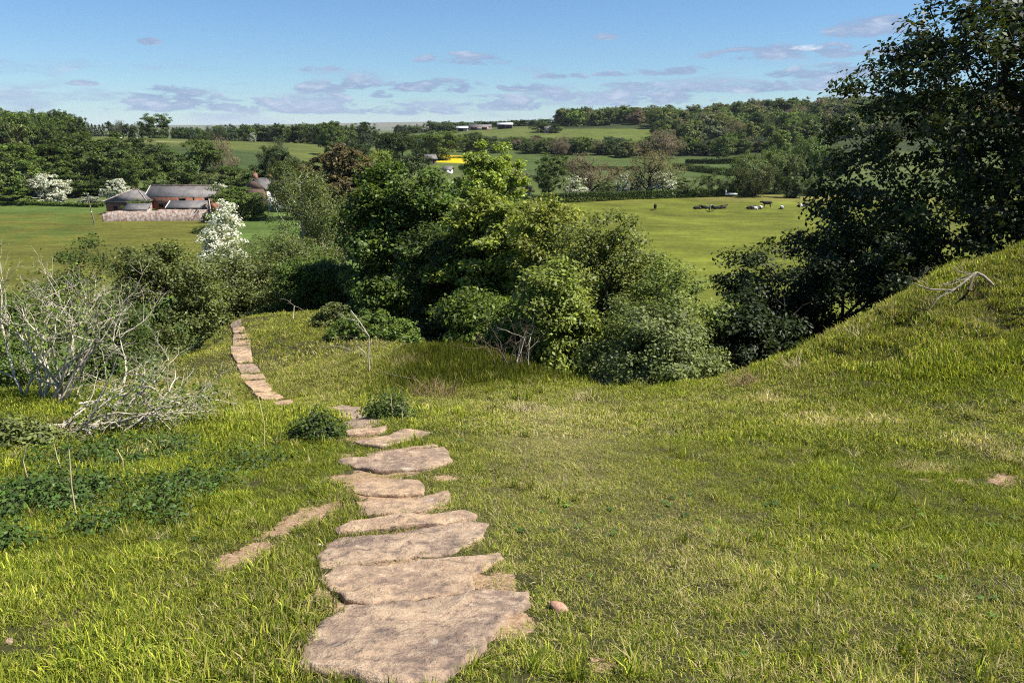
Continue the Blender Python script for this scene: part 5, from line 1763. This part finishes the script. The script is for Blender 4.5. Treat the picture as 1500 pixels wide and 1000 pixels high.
shed('cottage', 'small pale cottage at the edge of the high wood', 'house', 803, 190, 690, 7, 6, 3.2, 2.2, R(-12), 'pale', 'slate', [(-1.8, -.8, .9, 2), (.8, 1.8, .9, 2)])
shed('cottage', 'grey cottage beside the yellow rape field', 'house', 632, 236, 400, 5.5, 4.5, 2.6, 1.8, R(25), 'brown', 'slate', [(-1.8, -1.0, 1, 1.9), (0.8, 1.6, 0, 1.9)])
shed('outhouse', 'small white outhouse below the yellow rape field', 'shed', 655, 248, 330, 3.4, 3.0, 1.8, 1.0, R(-10), 'white', 'slate', [(-1.2, -.2, 0, 1.9)])
shed('farm_shed', 'white-roofed shed between the copper beech and lime green tree', 'shed', 531, 242, 300, 7, 5, 2.6, 1.2, R(12), 'white', 'metal', [(-1.5, .5, 0, 2.1)])


def caravan(label, u, v, D, ang):
    o = framed('caravan', label, 'caravan', u, v, D, ang, 'caravans parked behind the house')

    def body(b):
        prof = [(-3.0, 0.55), (-3.1, 1.5), (-2.7, 2.55), (2.7, 2.6), (3.1, 1.5), (3.0, 0.55)]
        for i in range(len(prof) - 1):
            pass
        b.hexa([(-3.0, -1.1, .5), (3.0, -1.1, .5), (3.0, 1.1, .5), (-3.0, 1.1, .5)], [(-3.15, -1.12, 1.5), (3.15, -1.12, 1.5), (3.15, 1.12, 1.5), (-3.15, 1.12, 1.5)])
        b.hexa([(-3.15, -1.12, 1.502), (3.15, -1.12, 1.502), (3.15, 1.12, 1.502), (-3.15, 1.12, 1.502)], [(-2.7, -1.0, 2.6), (2.7, -1.0, 2.6), (2.7, 1.0, 2.6), (-2.7, 1.0, 2.6)])
    quadmesh('body', 'white', body, o)
    for x in (-1.9, 1.0):
        quadmesh('window', 'glass', lambda b: b.box(x, x + 1.1, -1.16, -1.05, 1.55, 2.1), o)
    quadmesh('door', 'metal', lambda b: b.box(-.5, .2, -1.15, -1.1, .6, 2.3), o)
    for x in (-.6, .6):
        quadmesh('wheel', 'dark', lambda b: b.tubes([(x, -1.0, .33)], [(x, -.75, .33)], [.33], [.33], 10), o)
    quadmesh('drawbar', 'dark', lambda b: b.box(3.0, 4.1, -.06, .06, .45, .55), o)


caravan('white caravan nearest the house roof under the dark tree', 396, 247, 232, R(8))
caravan('white caravan in the middle of the row under the dark tree', 411, 245, 236, R(-6))
caravan('white caravan at the open end of the row by the hill field', 437, 240, 250, R(4))
caravan('white caravan low behind the others under the dark tree', 418, 248, 228, R(14))
# small white trailer at the hedge gap
o = framed('trailer', 'small low white trailer parked in the hedge gap', 'trailer', 1069, 283, 229, R(6))
quadmesh('bed', 'white', lambda b: b.hexa([(-1.5, -.8, .45), (1.9, -.8, .45), (1.9, .8, .45), (-1.5, .8, .45)], [(-1.6, -.85, 1.05), (2.1, -.85, .95), (2.1, .85, .95), (-1.6, .85, 1.05)]), o)
quadmesh('headboard', 'white', lambda b: b.hexa([(-1.6, -.84, 1.052), (-1.1, -.84, 1.052), (-1.1, .84, 1.052), (-1.6, .84, 1.052)], [(-1.6, -.8, 2.0), (-1.4, -.8, 2.0), (-1.4, .8, 2.0), (-1.6, .8, 2.0)]), o)
for x in (-.5, .9):
    quadmesh('wheel', 'dark', lambda b: b.tubes([(x, -.9, .32)], [(x, -.7, .32)], [.32], [.32], 10), o)
quadmesh('drawbar', 'dark', lambda b: b.box(2.0, 3.0, -.05, .05, .4, .5), o)


# ------------------------------------------------------------------ cattle
def cow_material():
    m, t, o = mat('cow_hide')
    c0 = objcoord(t)
    oi = t.new('ShaderNodeObjectInfo')
    s = t.new('ShaderNodeSeparateXYZ')
    t.l.new(c0, s.inputs[0])
    wob = t.math('MULTIPLY', t.math('SUBTRACT', t.noise(c0, 3.0, 2), 0.5), 0.35)
    x = t.math('ADD', s.outputs[0], wob)
    d = t.math('ABSOLUTE', t.math('SUBTRACT', x, -0.02))
    belt = t.math('MULTIPLY', t.ramp(d, 0.40, 0.34), t.math('GREATER_THAN', oi.outputs['Alpha'], 0.5))
    c = t.mix(belt, oi.outputs['Color'], (0.75, 0.73, 0.69))
    principled(t, o, c, 0.75, 0.3)
    return m


M['cow'] = cow_material()


def skin_mesh(name, pts, edges, m):
    me = bpy.data.meshes.new(name)
    me.from_pydata([p[:3] for p in pts], edges, [])
    me.materials.append(m)
    o = bpy.data.objects.new(name, me)
    sk = o.modifiers.new('skin', 'SKIN')
    sk.use_smooth_shade = True
    for i, p in enumerate(pts):
        me.skin_vertices[0].data[i].radius = (p[3], p[4] if len(p) > 4 else p[3])
    me.skin_vertices[0].data[1].use_root = True
    sb = o.modifiers.new('sub', 'SUBSURF')
    sb.levels = 1
    sb.render_levels = 1
    return o


def cow_pts(pose):
    if pose == 'stand':
        P = [(-0.95, 0, 1.18, .22, .26), (-0.55, 0, 1.08, .30, .36), (0.0, 0, 1.02, .34, .40), (0.5, 0, 1.05, .30, .38), (0.85, 0, 1.18, .19, .26), (1.12, 0, 1.30, .13, .18), (1.32, 0, 1.33, .12, .14), (1.58, 0, 1.16, .08, .09)]
        E = [(i, i + 1) for i in range(7)]
        for (x, y, hx) in ((0.55, .17, 3), (0.55, -.17, 3), (-0.72, .18, 0), (-0.72, -.18, 0)):
            b = len(P)
            kx = 0.0 if hx == 3 else -0.08
            P += [(x, y, .78, .13), (x + (0.03 if hx == 3 else 0.03), y, .48, .075), (x + kx * .9, y, .36, .06), (x, y, .06, .055)]
            E += [(hx if hx == 3 else 1, b), (b, b + 1), (b + 1, b + 2), (b + 2, b + 3)]
        b = len(P)
        P += [(-1.12, 0, 1.10, .05), (-1.18, 0, .75, .03), (-1.17, 0, .5, .045)]
        E += [(0, b), (b, b + 1), (b + 1, b + 2)]
        b = len(P)
        P += [(1.24, .22, 1.38, .05), (1.24, -.22, 1.38, .05)]
        E += [(6, b), (6, b + 1)]
    elif pose == 'graze':
        P = [(-0.95, 0, 1.18, .22, .26), (-0.55, 0, 1.08, .30, .36), (0.0, 0, 1.02, .34, .40), (0.5, 0, 1.03, .30, .38), (0.85, 0, 1.02, .2, .26), (1.10, 0, .72, .14, .17), (1.22, 0, .45, .12, .14), (1.36, 0, .16, .08, .09)]
        E = [(i, i + 1) for i in range(7)]
        for (x, y, hx) in ((0.55, .17, 3), (0.55, -.17, 3), (-0.72, .18, 1), (-0.72, -.18, 1)):
            b = len(P)
            P += [(x, y, .78, .13), (x + .03, y, .48, .075), (x - (.07 if hx == 1 else 0), y, .36, .06), (x, y, .06, .055)]
            E += [(hx, b), (b, b + 1), (b + 1, b + 2), (b + 2, b + 3)]
        b = len(P)
        P += [(-1.12, 0, 1.10, .05), (-1.18, 0, .75, .03), (-1.17, 0, .5, .045), (1.16, .2, .5, .05), (1.16, -.2, .5, .05)]
        E += [(0, b), (b, b + 1), (b + 1, b + 2), (6, b + 3), (6, b + 4)]
    else:
        P = [(-0.85, 0.05, .42, .26, .30), (-0.5, 0, .44, .36, .38), (0.0, 0, .45, .38, .40), (0.5, 0, .48, .31, .37), (0.82, 0, .66, .18, .25), (1.05, 0, .88, .13, .17), (1.24, 0, .93, .12, .13), (1.48, 0, .78, .08, .09)]
        E = [(i, i + 1) for i in range(7)]
        b = len(P)
        P += [(0.62, .3, .18, .1), (0.95, .34, .09, .065), (0.66, .36, .07, .05), (0.62, -.3, .18, .1), (0.98, -.3, .09, .065), (0.7, -.36, .07, .05),
              (-0.55, .38, .2, .16), (-0.2, .5, .1, .08), (-0.55, .55, .07, .05), (-0.6, -.3, .18, .14), (-0.3, -.42, .1, .07), (-1.1, .1, .3, .04), (-1.2, .2, .06, .04), (1.18, .22, .98, .05), (1.18, -.22, .98, .05)]
        E += [(3, b), (b, b + 1), (b + 1, b + 2), (3, b + 3), (b + 3, b + 4), (b + 4, b + 5), (1, b + 6), (b + 6, b + 7), (b + 7, b + 8), (1, b + 9), (b + 9, b + 10), (0, b + 11), (b + 11, b + 12), (6, b + 13), (6, b + 14)]
    return P, E


COWS = {k: skin_mesh('cow', *cow_pts(k), M['cow']) for k in ('stand', 'graze', 'lie')}
BLK, BRN, GRY = (0.012, 0.011, 0.010), (0.035, 0.022, 0.016), (0.10, 0.085, 0.075)
HERD = [('graze', 959.5, 308, 80, BLK, 0, 'black cow grazing alone, first from the central trees'), ('lie', 1021, 306.5, 10, BLK, 0, 'black cow lying first in the middle cluster'),
        ('lie', 1032, 306, 170, BLK, 0, 'black cow lying just left of the white-belted cow'), ('graze', 1042, 310, 100, BLK, 1, 'black cow with a broad white belt, standing in the middle cluster'),
        ('lie', 1050, 306.5, 5, BLK, 0, 'black cow lying just right of the white-belted standing cow'), ('lie', 1058.5, 305.5, 20, BRN, 0, 'brown-black cow lying last in the middle cluster'),
        ('lie', 1099, 306.5, 5, BLK, 0, 'black cow lying first in the second cluster'), ('lie', 1106, 307, 190, GRY, 1, 'pale-marked calf lying beside the first cow of the second cluster'),
        ('lie', 1114, 306, 60, BRN, 1, 'white-marked cow lying before the standing cow of the second cluster'), ('stand', 1123, 304, 175, BLK, 0, 'black cow standing in the second cluster'),
        ('lie', 1145, 306, 70, GRY, 1, 'pale calf lying alone between the clusters'), ('lie', 1173, 303.5, 10, BLK, 1, 'white-belted cow lying near the oak leaves'),
        ('lie', 1184, 302, 165, BRN, 0, 'brown-black cow lying beside the white-belted cow near the oak'), ('lie', 1198, 303, 0, BLK, 0, 'dark cow lying half hidden by the oak leaves'), ('stand', 1240, 312, 40, BLK, 0, 'dark cow seen through the oak leaves')]
for (pose, u, v, ang, colr, belt, lb) in HERD:
    o = COWS[pose].copy()
    COL.objects.link(o)
    p = hpx(u, v, -19.0)
    z = g1(*p)
    p = hpx(u, v, z)
    o.location = (p[0], p[1], g1(*p) - 0.02)
    o.rotation_euler = (0, 0, R(ang))
    o.scale = (1.0, 1.0, 1.0) if pose == 'lie' else (1.15, 1.15, 1.15)
    o.color = (*colr, 1.0 if belt else 0.0)
    tag(o, lb, 'cow', 'cattle lying and grazing in the field')
# sheep as white specks on the far fields
rgm = np.random.default_rng(3)
P = [(-.42, 0, .62, .17, .2), (-.2, 0, .6, .24, .26), (.15, 0, .6, .24, .26), (.4, 0, .68, .15, .17), (.6, 0, .82, .09, .1), (.74, 0, .78, .06, .07)]
E = [(i, i + 1) for i in range(5)]
for (x, y, h) in ((.28, .12, 2), (.28, -.12, 2), (-.3, .12, 1), (-.3, -.12, 1)):
    b = len(P)
    P += [(x, y, .38, .06), (x, y, .05, .035)]
    E += [(h, b), (b, b + 1)]
SHEEP = skin_mesh('sheep', P, E, M['white'])
for q, (u, D) in enumerate([(191, 470), (214, 482), (905, 330), (939, 300), (848, 345), (1006, 400), (1012, 398), (840, 350)]):
    o = SHEEP.copy()
    COL.objects.link(o)
    xy = pxy(u, D)
    o.location = (*xy, g1(*xy))
    o.rotation_euler = (0, 0, rgm.uniform(0, 6))
    tag(o, ['white sheep grazing low on the oak hill', 'white sheep grazing just below the single oak', 'white sheep in the meadow above the slim blossom bush', 'white sheep in the meadow left of the forked tree', 'white sheep beside the meadow hedge, right one of the pair', 'first white sheep by the thick meadow hedge', 'second white sheep by the thick meadow hedge', 'white sheep beside the meadow hedge, left one of the pair'][q], 'sheep', 'sheep on the far fields')

# ------------------------------------------------------------------ grass
def blade_patch(seed, n, rad, h, wd, lean, name):
    rg = np.random.default_rng(seed)
    a = rg.random(n) * 6.283
    r = np.sqrt(rg.random(n)) * rad
    B = np.stack([np.cos(a) * r, np.sin(a) * r, np.full(n, -0.01)], 1)
    hh = h * (0.45 + 0.75 * rg.random(n))[:, None]
    la = rg.random(n) * 6.283
    ll = np.abs(rg.normal(0, lean, n))[:, None]
    ld = np.stack([np.cos(la), np.sin(la), np.zeros(n)], 1)
    up = np.array([[0, 0, 1.0]])
    d1 = unit(up + ld * ll * 0.6)
    d2 = unit(up * 0.75 + ld * ll * 1.9)
    M1 = B + d1 * hh * 0.55
    T1 = M1 + d2 * hh * 0.5
    fa = la + math.pi / 2 + rg.normal(0, 0.5, n)
    s = np.stack([np.cos(fa), np.sin(fa), np.zeros(n)], 1) * (wd * (0.6 + 0.8 * rg.random(n)))[:, None] / 2
    V = np.stack([B - s, B + s, M1 + s * 0.85, M1 - s * 0.85, T1 + s * 0.12, T1 - s * 0.12], 1).reshape(-1, 3)
    b = (np.arange(n) * 6)[:, None]
    Q = np.concatenate([b + np.array([[0, 1, 2, 3]]), b + np.array([[3, 2, 4, 5]])], 1).reshape(-1, 4)
    return bpy.data.objects.new(name, quads_mesh(name, V, Q, [M['grass']]))


def grass_fields(x, y):
    """length (m), dryness, tone and density of the turf at a place"""
    r = np.hypot(x, y)
    n1 = fbm(x * 0.7, y * 0.7, 51, 4)
    n2 = fbm(x * 2.4, y * 2.4, 57, 3)
    n3 = fbm(x * 0.33, y * 0.33, 63, 3)
    n4 = fbm(x * 6.0, y * 6.0, 59, 2)
    ln = 0.034 + 0.04 * np.maximum(n4, -0.1) + 0.026 * n1 + 0.045 * np.maximum(n2, -0.15)
    dry = 0.12 + 0.26 * n3 + 0.14 * fbm(x * 1.3 + 5, y * 1.3, 71, 3)
    val = 1.0 + 0.35 * n4 + 0.30 * n2 + 0.18 * n3 + 0.15 * n1
    # lush dark bank in front of the thicket
    lush = sstep(-0.30 * (x + 0.5) + (y - 12.6), -0.6, 0.6) * sstep(x, -3.2, -1.6) * (1 - sstep(x, 1.2, 2.2)) * (1 - sstep(y, 17, 19))
    ln = ln + lush * 0.14
    dry = dry * (1 - 0.97 * lush)
    val = val * (1 - 0.62 * lush)
    # mound: tussocky
    md = sstep(x, 3.0, 6.0) * sstep(y, 7.5, 9.5)
    ln = ln + md * (0.03 + 0.10 * np.maximum(fbm(x * 1.6, y * 1.6, 81, 3), 0))
    val = val * (1 + md * 0.25 * fbm(x * 1.2, y * 1.2, 83, 3))
    # left slope longer and greener
    lf = sstep(-x, 0.8, 2.2) * (1 - sstep(y, 9, 12))
    ln = ln + lf * (0.012 + 0.04 * np.maximum(n1, 0))
    dry = dry * (1 - 0.45 * lf)
    # fringe along the path
    fr = np.exp(-((x + 0.95) / 0.3) ** 2) * (y < 5)
    ln = ln + 0.045 * fr
    val = val * (1 - 0.12 * fr)
    # trodden strip right of the path
    tr_ = np.exp(-(((x - 0.45 - 0.0 * y) / 0.75) ** 2 + ((y - 7.0) / 2.9) ** 2))
    tr2 = np.exp(-(((x - 0.95) / 0.5) ** 2 + ((y - 4.2) / 1.2) ** 2)) * 0.7
    tr_ = np.maximum(tr_, tr2)
    ln = ln * (1 - 0.5 * tr_)
    dry = dry + 0.42 * tr_
    # the ridge: dry, with a green worn strip
    rd = sstep(y, 12.5, 14.5) * (1 - lush) * (1 - sstep(x, -2.8, -1.8))
    dry = dry + rd * (0.12 + 0.35 * np.maximum(fbm(x * 0.8, y * 0.8, 91, 3), -0.2) * sstep(x, -5.0, -4.0))
    ln = ln + rd * 0.02
    # dead pale tufts
    for (u, v, a, b) in PALE:
        pass
    return np.clip(ln, 0.018, 0.4), np.clip(dry, 0.0, 0.95), np.clip(val, 0.35, 1.6)


PALE = [(1230, 620, 90, 16), (1460, 660, 60, 26), (1120, 585, 60, 10), (1340, 690, 60, 10), (600, 535, 20, 12), (240, 660, 30, 10), (60, 640, 40, 14)]
PW = []
for (u, v, a, b) in PALE:
    c = hit(u, v)
    e1 = hit(u + a, v)
    e2 = hit(u, v - b)
    PW.append((c[0], c[1], abs(e1[0] - c[0]), max(abs(e2[1] - c[1]), 0.1)))


def scatter(name, label, protos, r0, r1, dens, hscale, seed, ang=0.93):
    rg = np.random.default_rng(seed)
    area = ang * (r1 * r1 - r0 * r0)
    n = int(area * dens)
    r = np.sqrt(rg.random(n) * (r1 * r1 - r0 * r0) + r0 * r0)
    a = rg.uniform(-ang, ang, n)
    x, y = r * np.sin(a), r * np.cos(a)
    keep = np.ones(n, bool)
    # nothing down in the gully or under the thicket
    keep &= ~((y > 13.3 + 0.25 * np.maximum(x, 0)) & (x > 2.3))
    keep &= ~((y > 18.5) & (x > -3.0))
    keep &= ~(y > 33)
    x, y = x[keep], y[keep]
    ln, dry, val = grass_fields(x, y)
    dm = dirt_mask(x, y)
    for (cx, cy, rx, ry) in PW:
        d = np.sqrt(((x - cx) / rx) ** 2 + ((y - cy) / ry) ** 2) + 0.8 * fbm(x * 4, y * 4, 33, 3)
        k = 1 - sstep(d, 0.4, 1.1)
        dry = np.maximum(dry, 0.62 * k)
        ln = ln + 0.03 * k
        val = val * (1 + 0.25 * k)
    p = 1 - 0.85 * dm
    ln = ln * (1 - 0.45 * dm)
    dry = np.clip(dry + 0.5 * dm * (1 - dm) * 4 * 0.6, 0, 0.95)
    ins = np.zeros(len(x), bool)
    for pl in ALLPOLY:
        c = pl.mean(0)
        rad = np.max(np.linalg.norm(pl[:, :2] - c[:2], axis=1))
        near = (np.abs(x - c[0]) < rad + 0.3) & (np.abs(y - c[1]) < rad + 0.3)
        if near.any():
            sh = c[:2] + (pl[:, :2] - c[:2]) * 1.05
            idx = np.nonzero(near)[0]
            ins[idx] |= in_poly(x[idx], y[idx], sh)
            # shorter right next to a slab
            big = in_poly(x[idx], y[idx], c[:2] + (pl[:, :2] - c[:2]) * 1.15)
            ln[idx] = np.where(big, np.minimum(ln[idx], 0.04), ln[idx])
    keep = (rg.random(len(x)) < p) & ~ins
    x, y, ln, dry, val = x[keep], y[keep], ln[keep], dry[keep], val[keep]
    z = ground(x, y)
    me = bpy.data.meshes.new(name)
    me.vertices.add(len(x))
    me.vertices.foreach_set('co', np.stack([x, y, z], 1).astype(np.float32).ravel())
    rot = np.stack([rg.normal(0, .1, len(x)), rg.normal(0, .1, len(x)), rg.random(len(x)) * 6.283], 1).astype(np.float32)
    hs_ = ln / hscale * rg.uniform(0.75, 1.25, len(x))
    ws = np.clip(hs_, 0.75, 1.5)
    scl = np.stack([ws, ws, hs_], 1).astype(np.float32)
    for nm, ty, arr, key in (('rot', 'FLOAT_VECTOR', rot, 'vector'), ('scl', 'FLOAT_VECTOR', scl, 'vector'), ('dry', 'FLOAT', dry.astype(np.float32), 'value'), ('val', 'FLOAT', (val * rg.uniform(.85, 1.15, len(x))).astype(np.float32), 'value')):
        at = me.attributes.new(nm, ty, 'POINT')
        at.data.foreach_set(key, arr.ravel())
    at = me.attributes.new('pick', 'INT', 'POINT')
    at.data.foreach_set('value', rg.integers(0, len(protos), len(x)).astype(np.int32))
    o = instancer(name, me, protos)
    tag(o, label, None, None, 'stuff')
    print(name, len(x))
    return o


scatter('grass', 'short pasture grass in front of the viewer', [blade_patch(600 + k, 46, 0.085, 0.055, 0.0038, 1.1, 'blades') for k in range(7)], 0.9, 7.0, 420, 0.06, 1)
scatter('grass', 'pasture grass on the slope, mound and bank', [blade_patch(620 + k, 52, 0.16, 0.07, 0.0085, 0.7, 'blades') for k in range(7)], 7.0, 18.5, 150, 0.07, 2)
scatter('grass', 'grass on the far part of the ridge', [blade_patch(640 + k, 50, 0.30, 0.10, 0.017, 0.7, 'blades') for k in range(5)], 18.5, 34, 26, 0.09, 3)


def tuft_points(seed, r0, r1, dens, hlo, hhi, thr, ang=0.93):
    rg = np.random.default_rng(seed)
    n = int(ang * (r1 * r1 - r0 * r0) * dens)
    r = np.sqrt(rg.random(n) * (r1 * r1 - r0 * r0) + r0 * r0)
    a = rg.uniform(-ang, ang, n)
    x, y = r * np.sin(a), r * np.cos(a)
    k = fbm(x * 0.9, y * 0.9, seed, 3) + rg.normal(0, 0.15, n) > thr
    k &= ~((y > 13.0 + 0.25 * np.maximum(x, 0)) & (x > 2.3)) & (dirt_mask(x, y) < 0.4)
    for pl in ALLPOLY:
        c = pl.mean(0)
        k &= ~in_poly(x, y, c[:2] + (pl[:, :2] - c[:2]) * 1.06)
    x, y = x[k], y[k]
    n = len(x)
    return rg, x, y, ground(x, y), rg.uniform(hlo, hhi, n)


def tufts(name, label, protos, seed, r0, r1, dens, hlo, hhi, thr, hs, dry):
    rg, x, y, z, h = tuft_points(seed, r0, r1, dens, hlo, hhi, thr)
    n = len(x)
    rot = np.stack([rg.normal(0, .15, n), rg.normal(0, .15, n), rg.random(n) * 6.28], 1)
    scl = np.stack([h / hs, h / hs, h / hs], 1)
    me = point_mesh(name, np.stack([x, y, z], 1), rot, scl, rg.integers(0, len(protos), n), [('dry', 'FLOAT', np.clip(rg.normal(dry, 0.2, n), 0, 1), 'value'), ('val', 'FLOAT', rg.uniform(0.6, 1.25, n), 'value')])
    return tag(instancer(name, me, protos), label, None, None, 'stuff')


tufts('grass', 'coarse longer grass tufts scattered through the near turf', [blade_patch(660 + k, 34, 0.035, 0.12, 0.005, 1.0, 'blades') for k in range(4)], 31, 0.9, 9, 16, 0.07, 0.14, 0.05, 0.12, 0.15)
tufts('grass', 'coarse tussocks on the bank, mound and ridge', [blade_patch(670 + k, 46, 0.06, 0.16, 0.009, 1.0, 'blades') for k in range(4)], 32, 9, 24, 7, 0.10, 0.22, 0.05, 0.16, 0.25)
tufts('grass', 'bleached dead grass wisps lying in the turf', [blade_patch(680 + k, 12, 0.05, 0.10, 0.0045, 1.8, 'blades') for k in range(4)], 33, 0.9, 12, 14, 0.05, 0.10, 0.0, 0.10, 0.95)


def rosette(seed):
    rg = np.random.default_rng(seed)
    V = []
    for k in range(8):
        a = k * 0.79 + rg.normal(0, 0.2)
        d = np.array([math.cos(a), math.sin(a), 0.35])
        sd = np.array([-math.sin(a), math.cos(a), 0])
        L_, w_ = rg.uniform(0.03, 0.06), rg.uniform(0.010, 0.018)
        b = np.array([0, 0, 0.005])
        V += [b, b + d * L_ * 0.6 + sd * w_, b + d * L_ - np.array([0, 0, 0.3 * L_]), b + d * L_ * 0.6 - sd * w_]
    return bpy.data.objects.new('rosette', quads_mesh('rosette', V, np.arange(len(V)).reshape(-1, 4), [M['leaf_wood']]))


rg, x, y, z, h = tuft_points(41, 0.9, 10, 12, 0.3, 0.75, 0.12)
n = len(x)
me = point_mesh('weeds', np.stack([x, y, z + 0.012], 1), np.stack([np.zeros(n), np.zeros(n), rg.random(n) * 6.28], 1), np.stack([h, h, h], 1), rg.integers(0, 4, n), [('tone', 'FLOAT_COLOR', np.array([[0.05, 0.085, 0.018, 0]] * n) * rg.uniform(0.7, 1.5, (n, 1)), 'color')])
tag(instancer('weeds', me, [rosette(700 + k) for k in range(4)]), 'small broad-leaved weeds growing in the near turf', None, None, 'stuff')

# ------------------------------------------------------------------ the hazy air
hm, ht, ho = mat('haze_air')
pv = ht.new('ShaderNodeVolumePrincipled')
pv.inputs['Color'].default_value = (0.80, 0.88, 1.0, 1)
pv.inputs['Density'].default_value = 3.2e-5
pv.inputs['Anisotropy'].default_value = 0.0
ht.l.new(pv.outputs[0], ho.inputs['Volume'])
hb = MB()
hb.box(-16500, 16500, -16500, 16500, -70, 190)
hz = ob('haze', hb.mesh('haze', [hm]))
tag(hz, 'faint blue haze over the far hills', None, None, 'stuff')
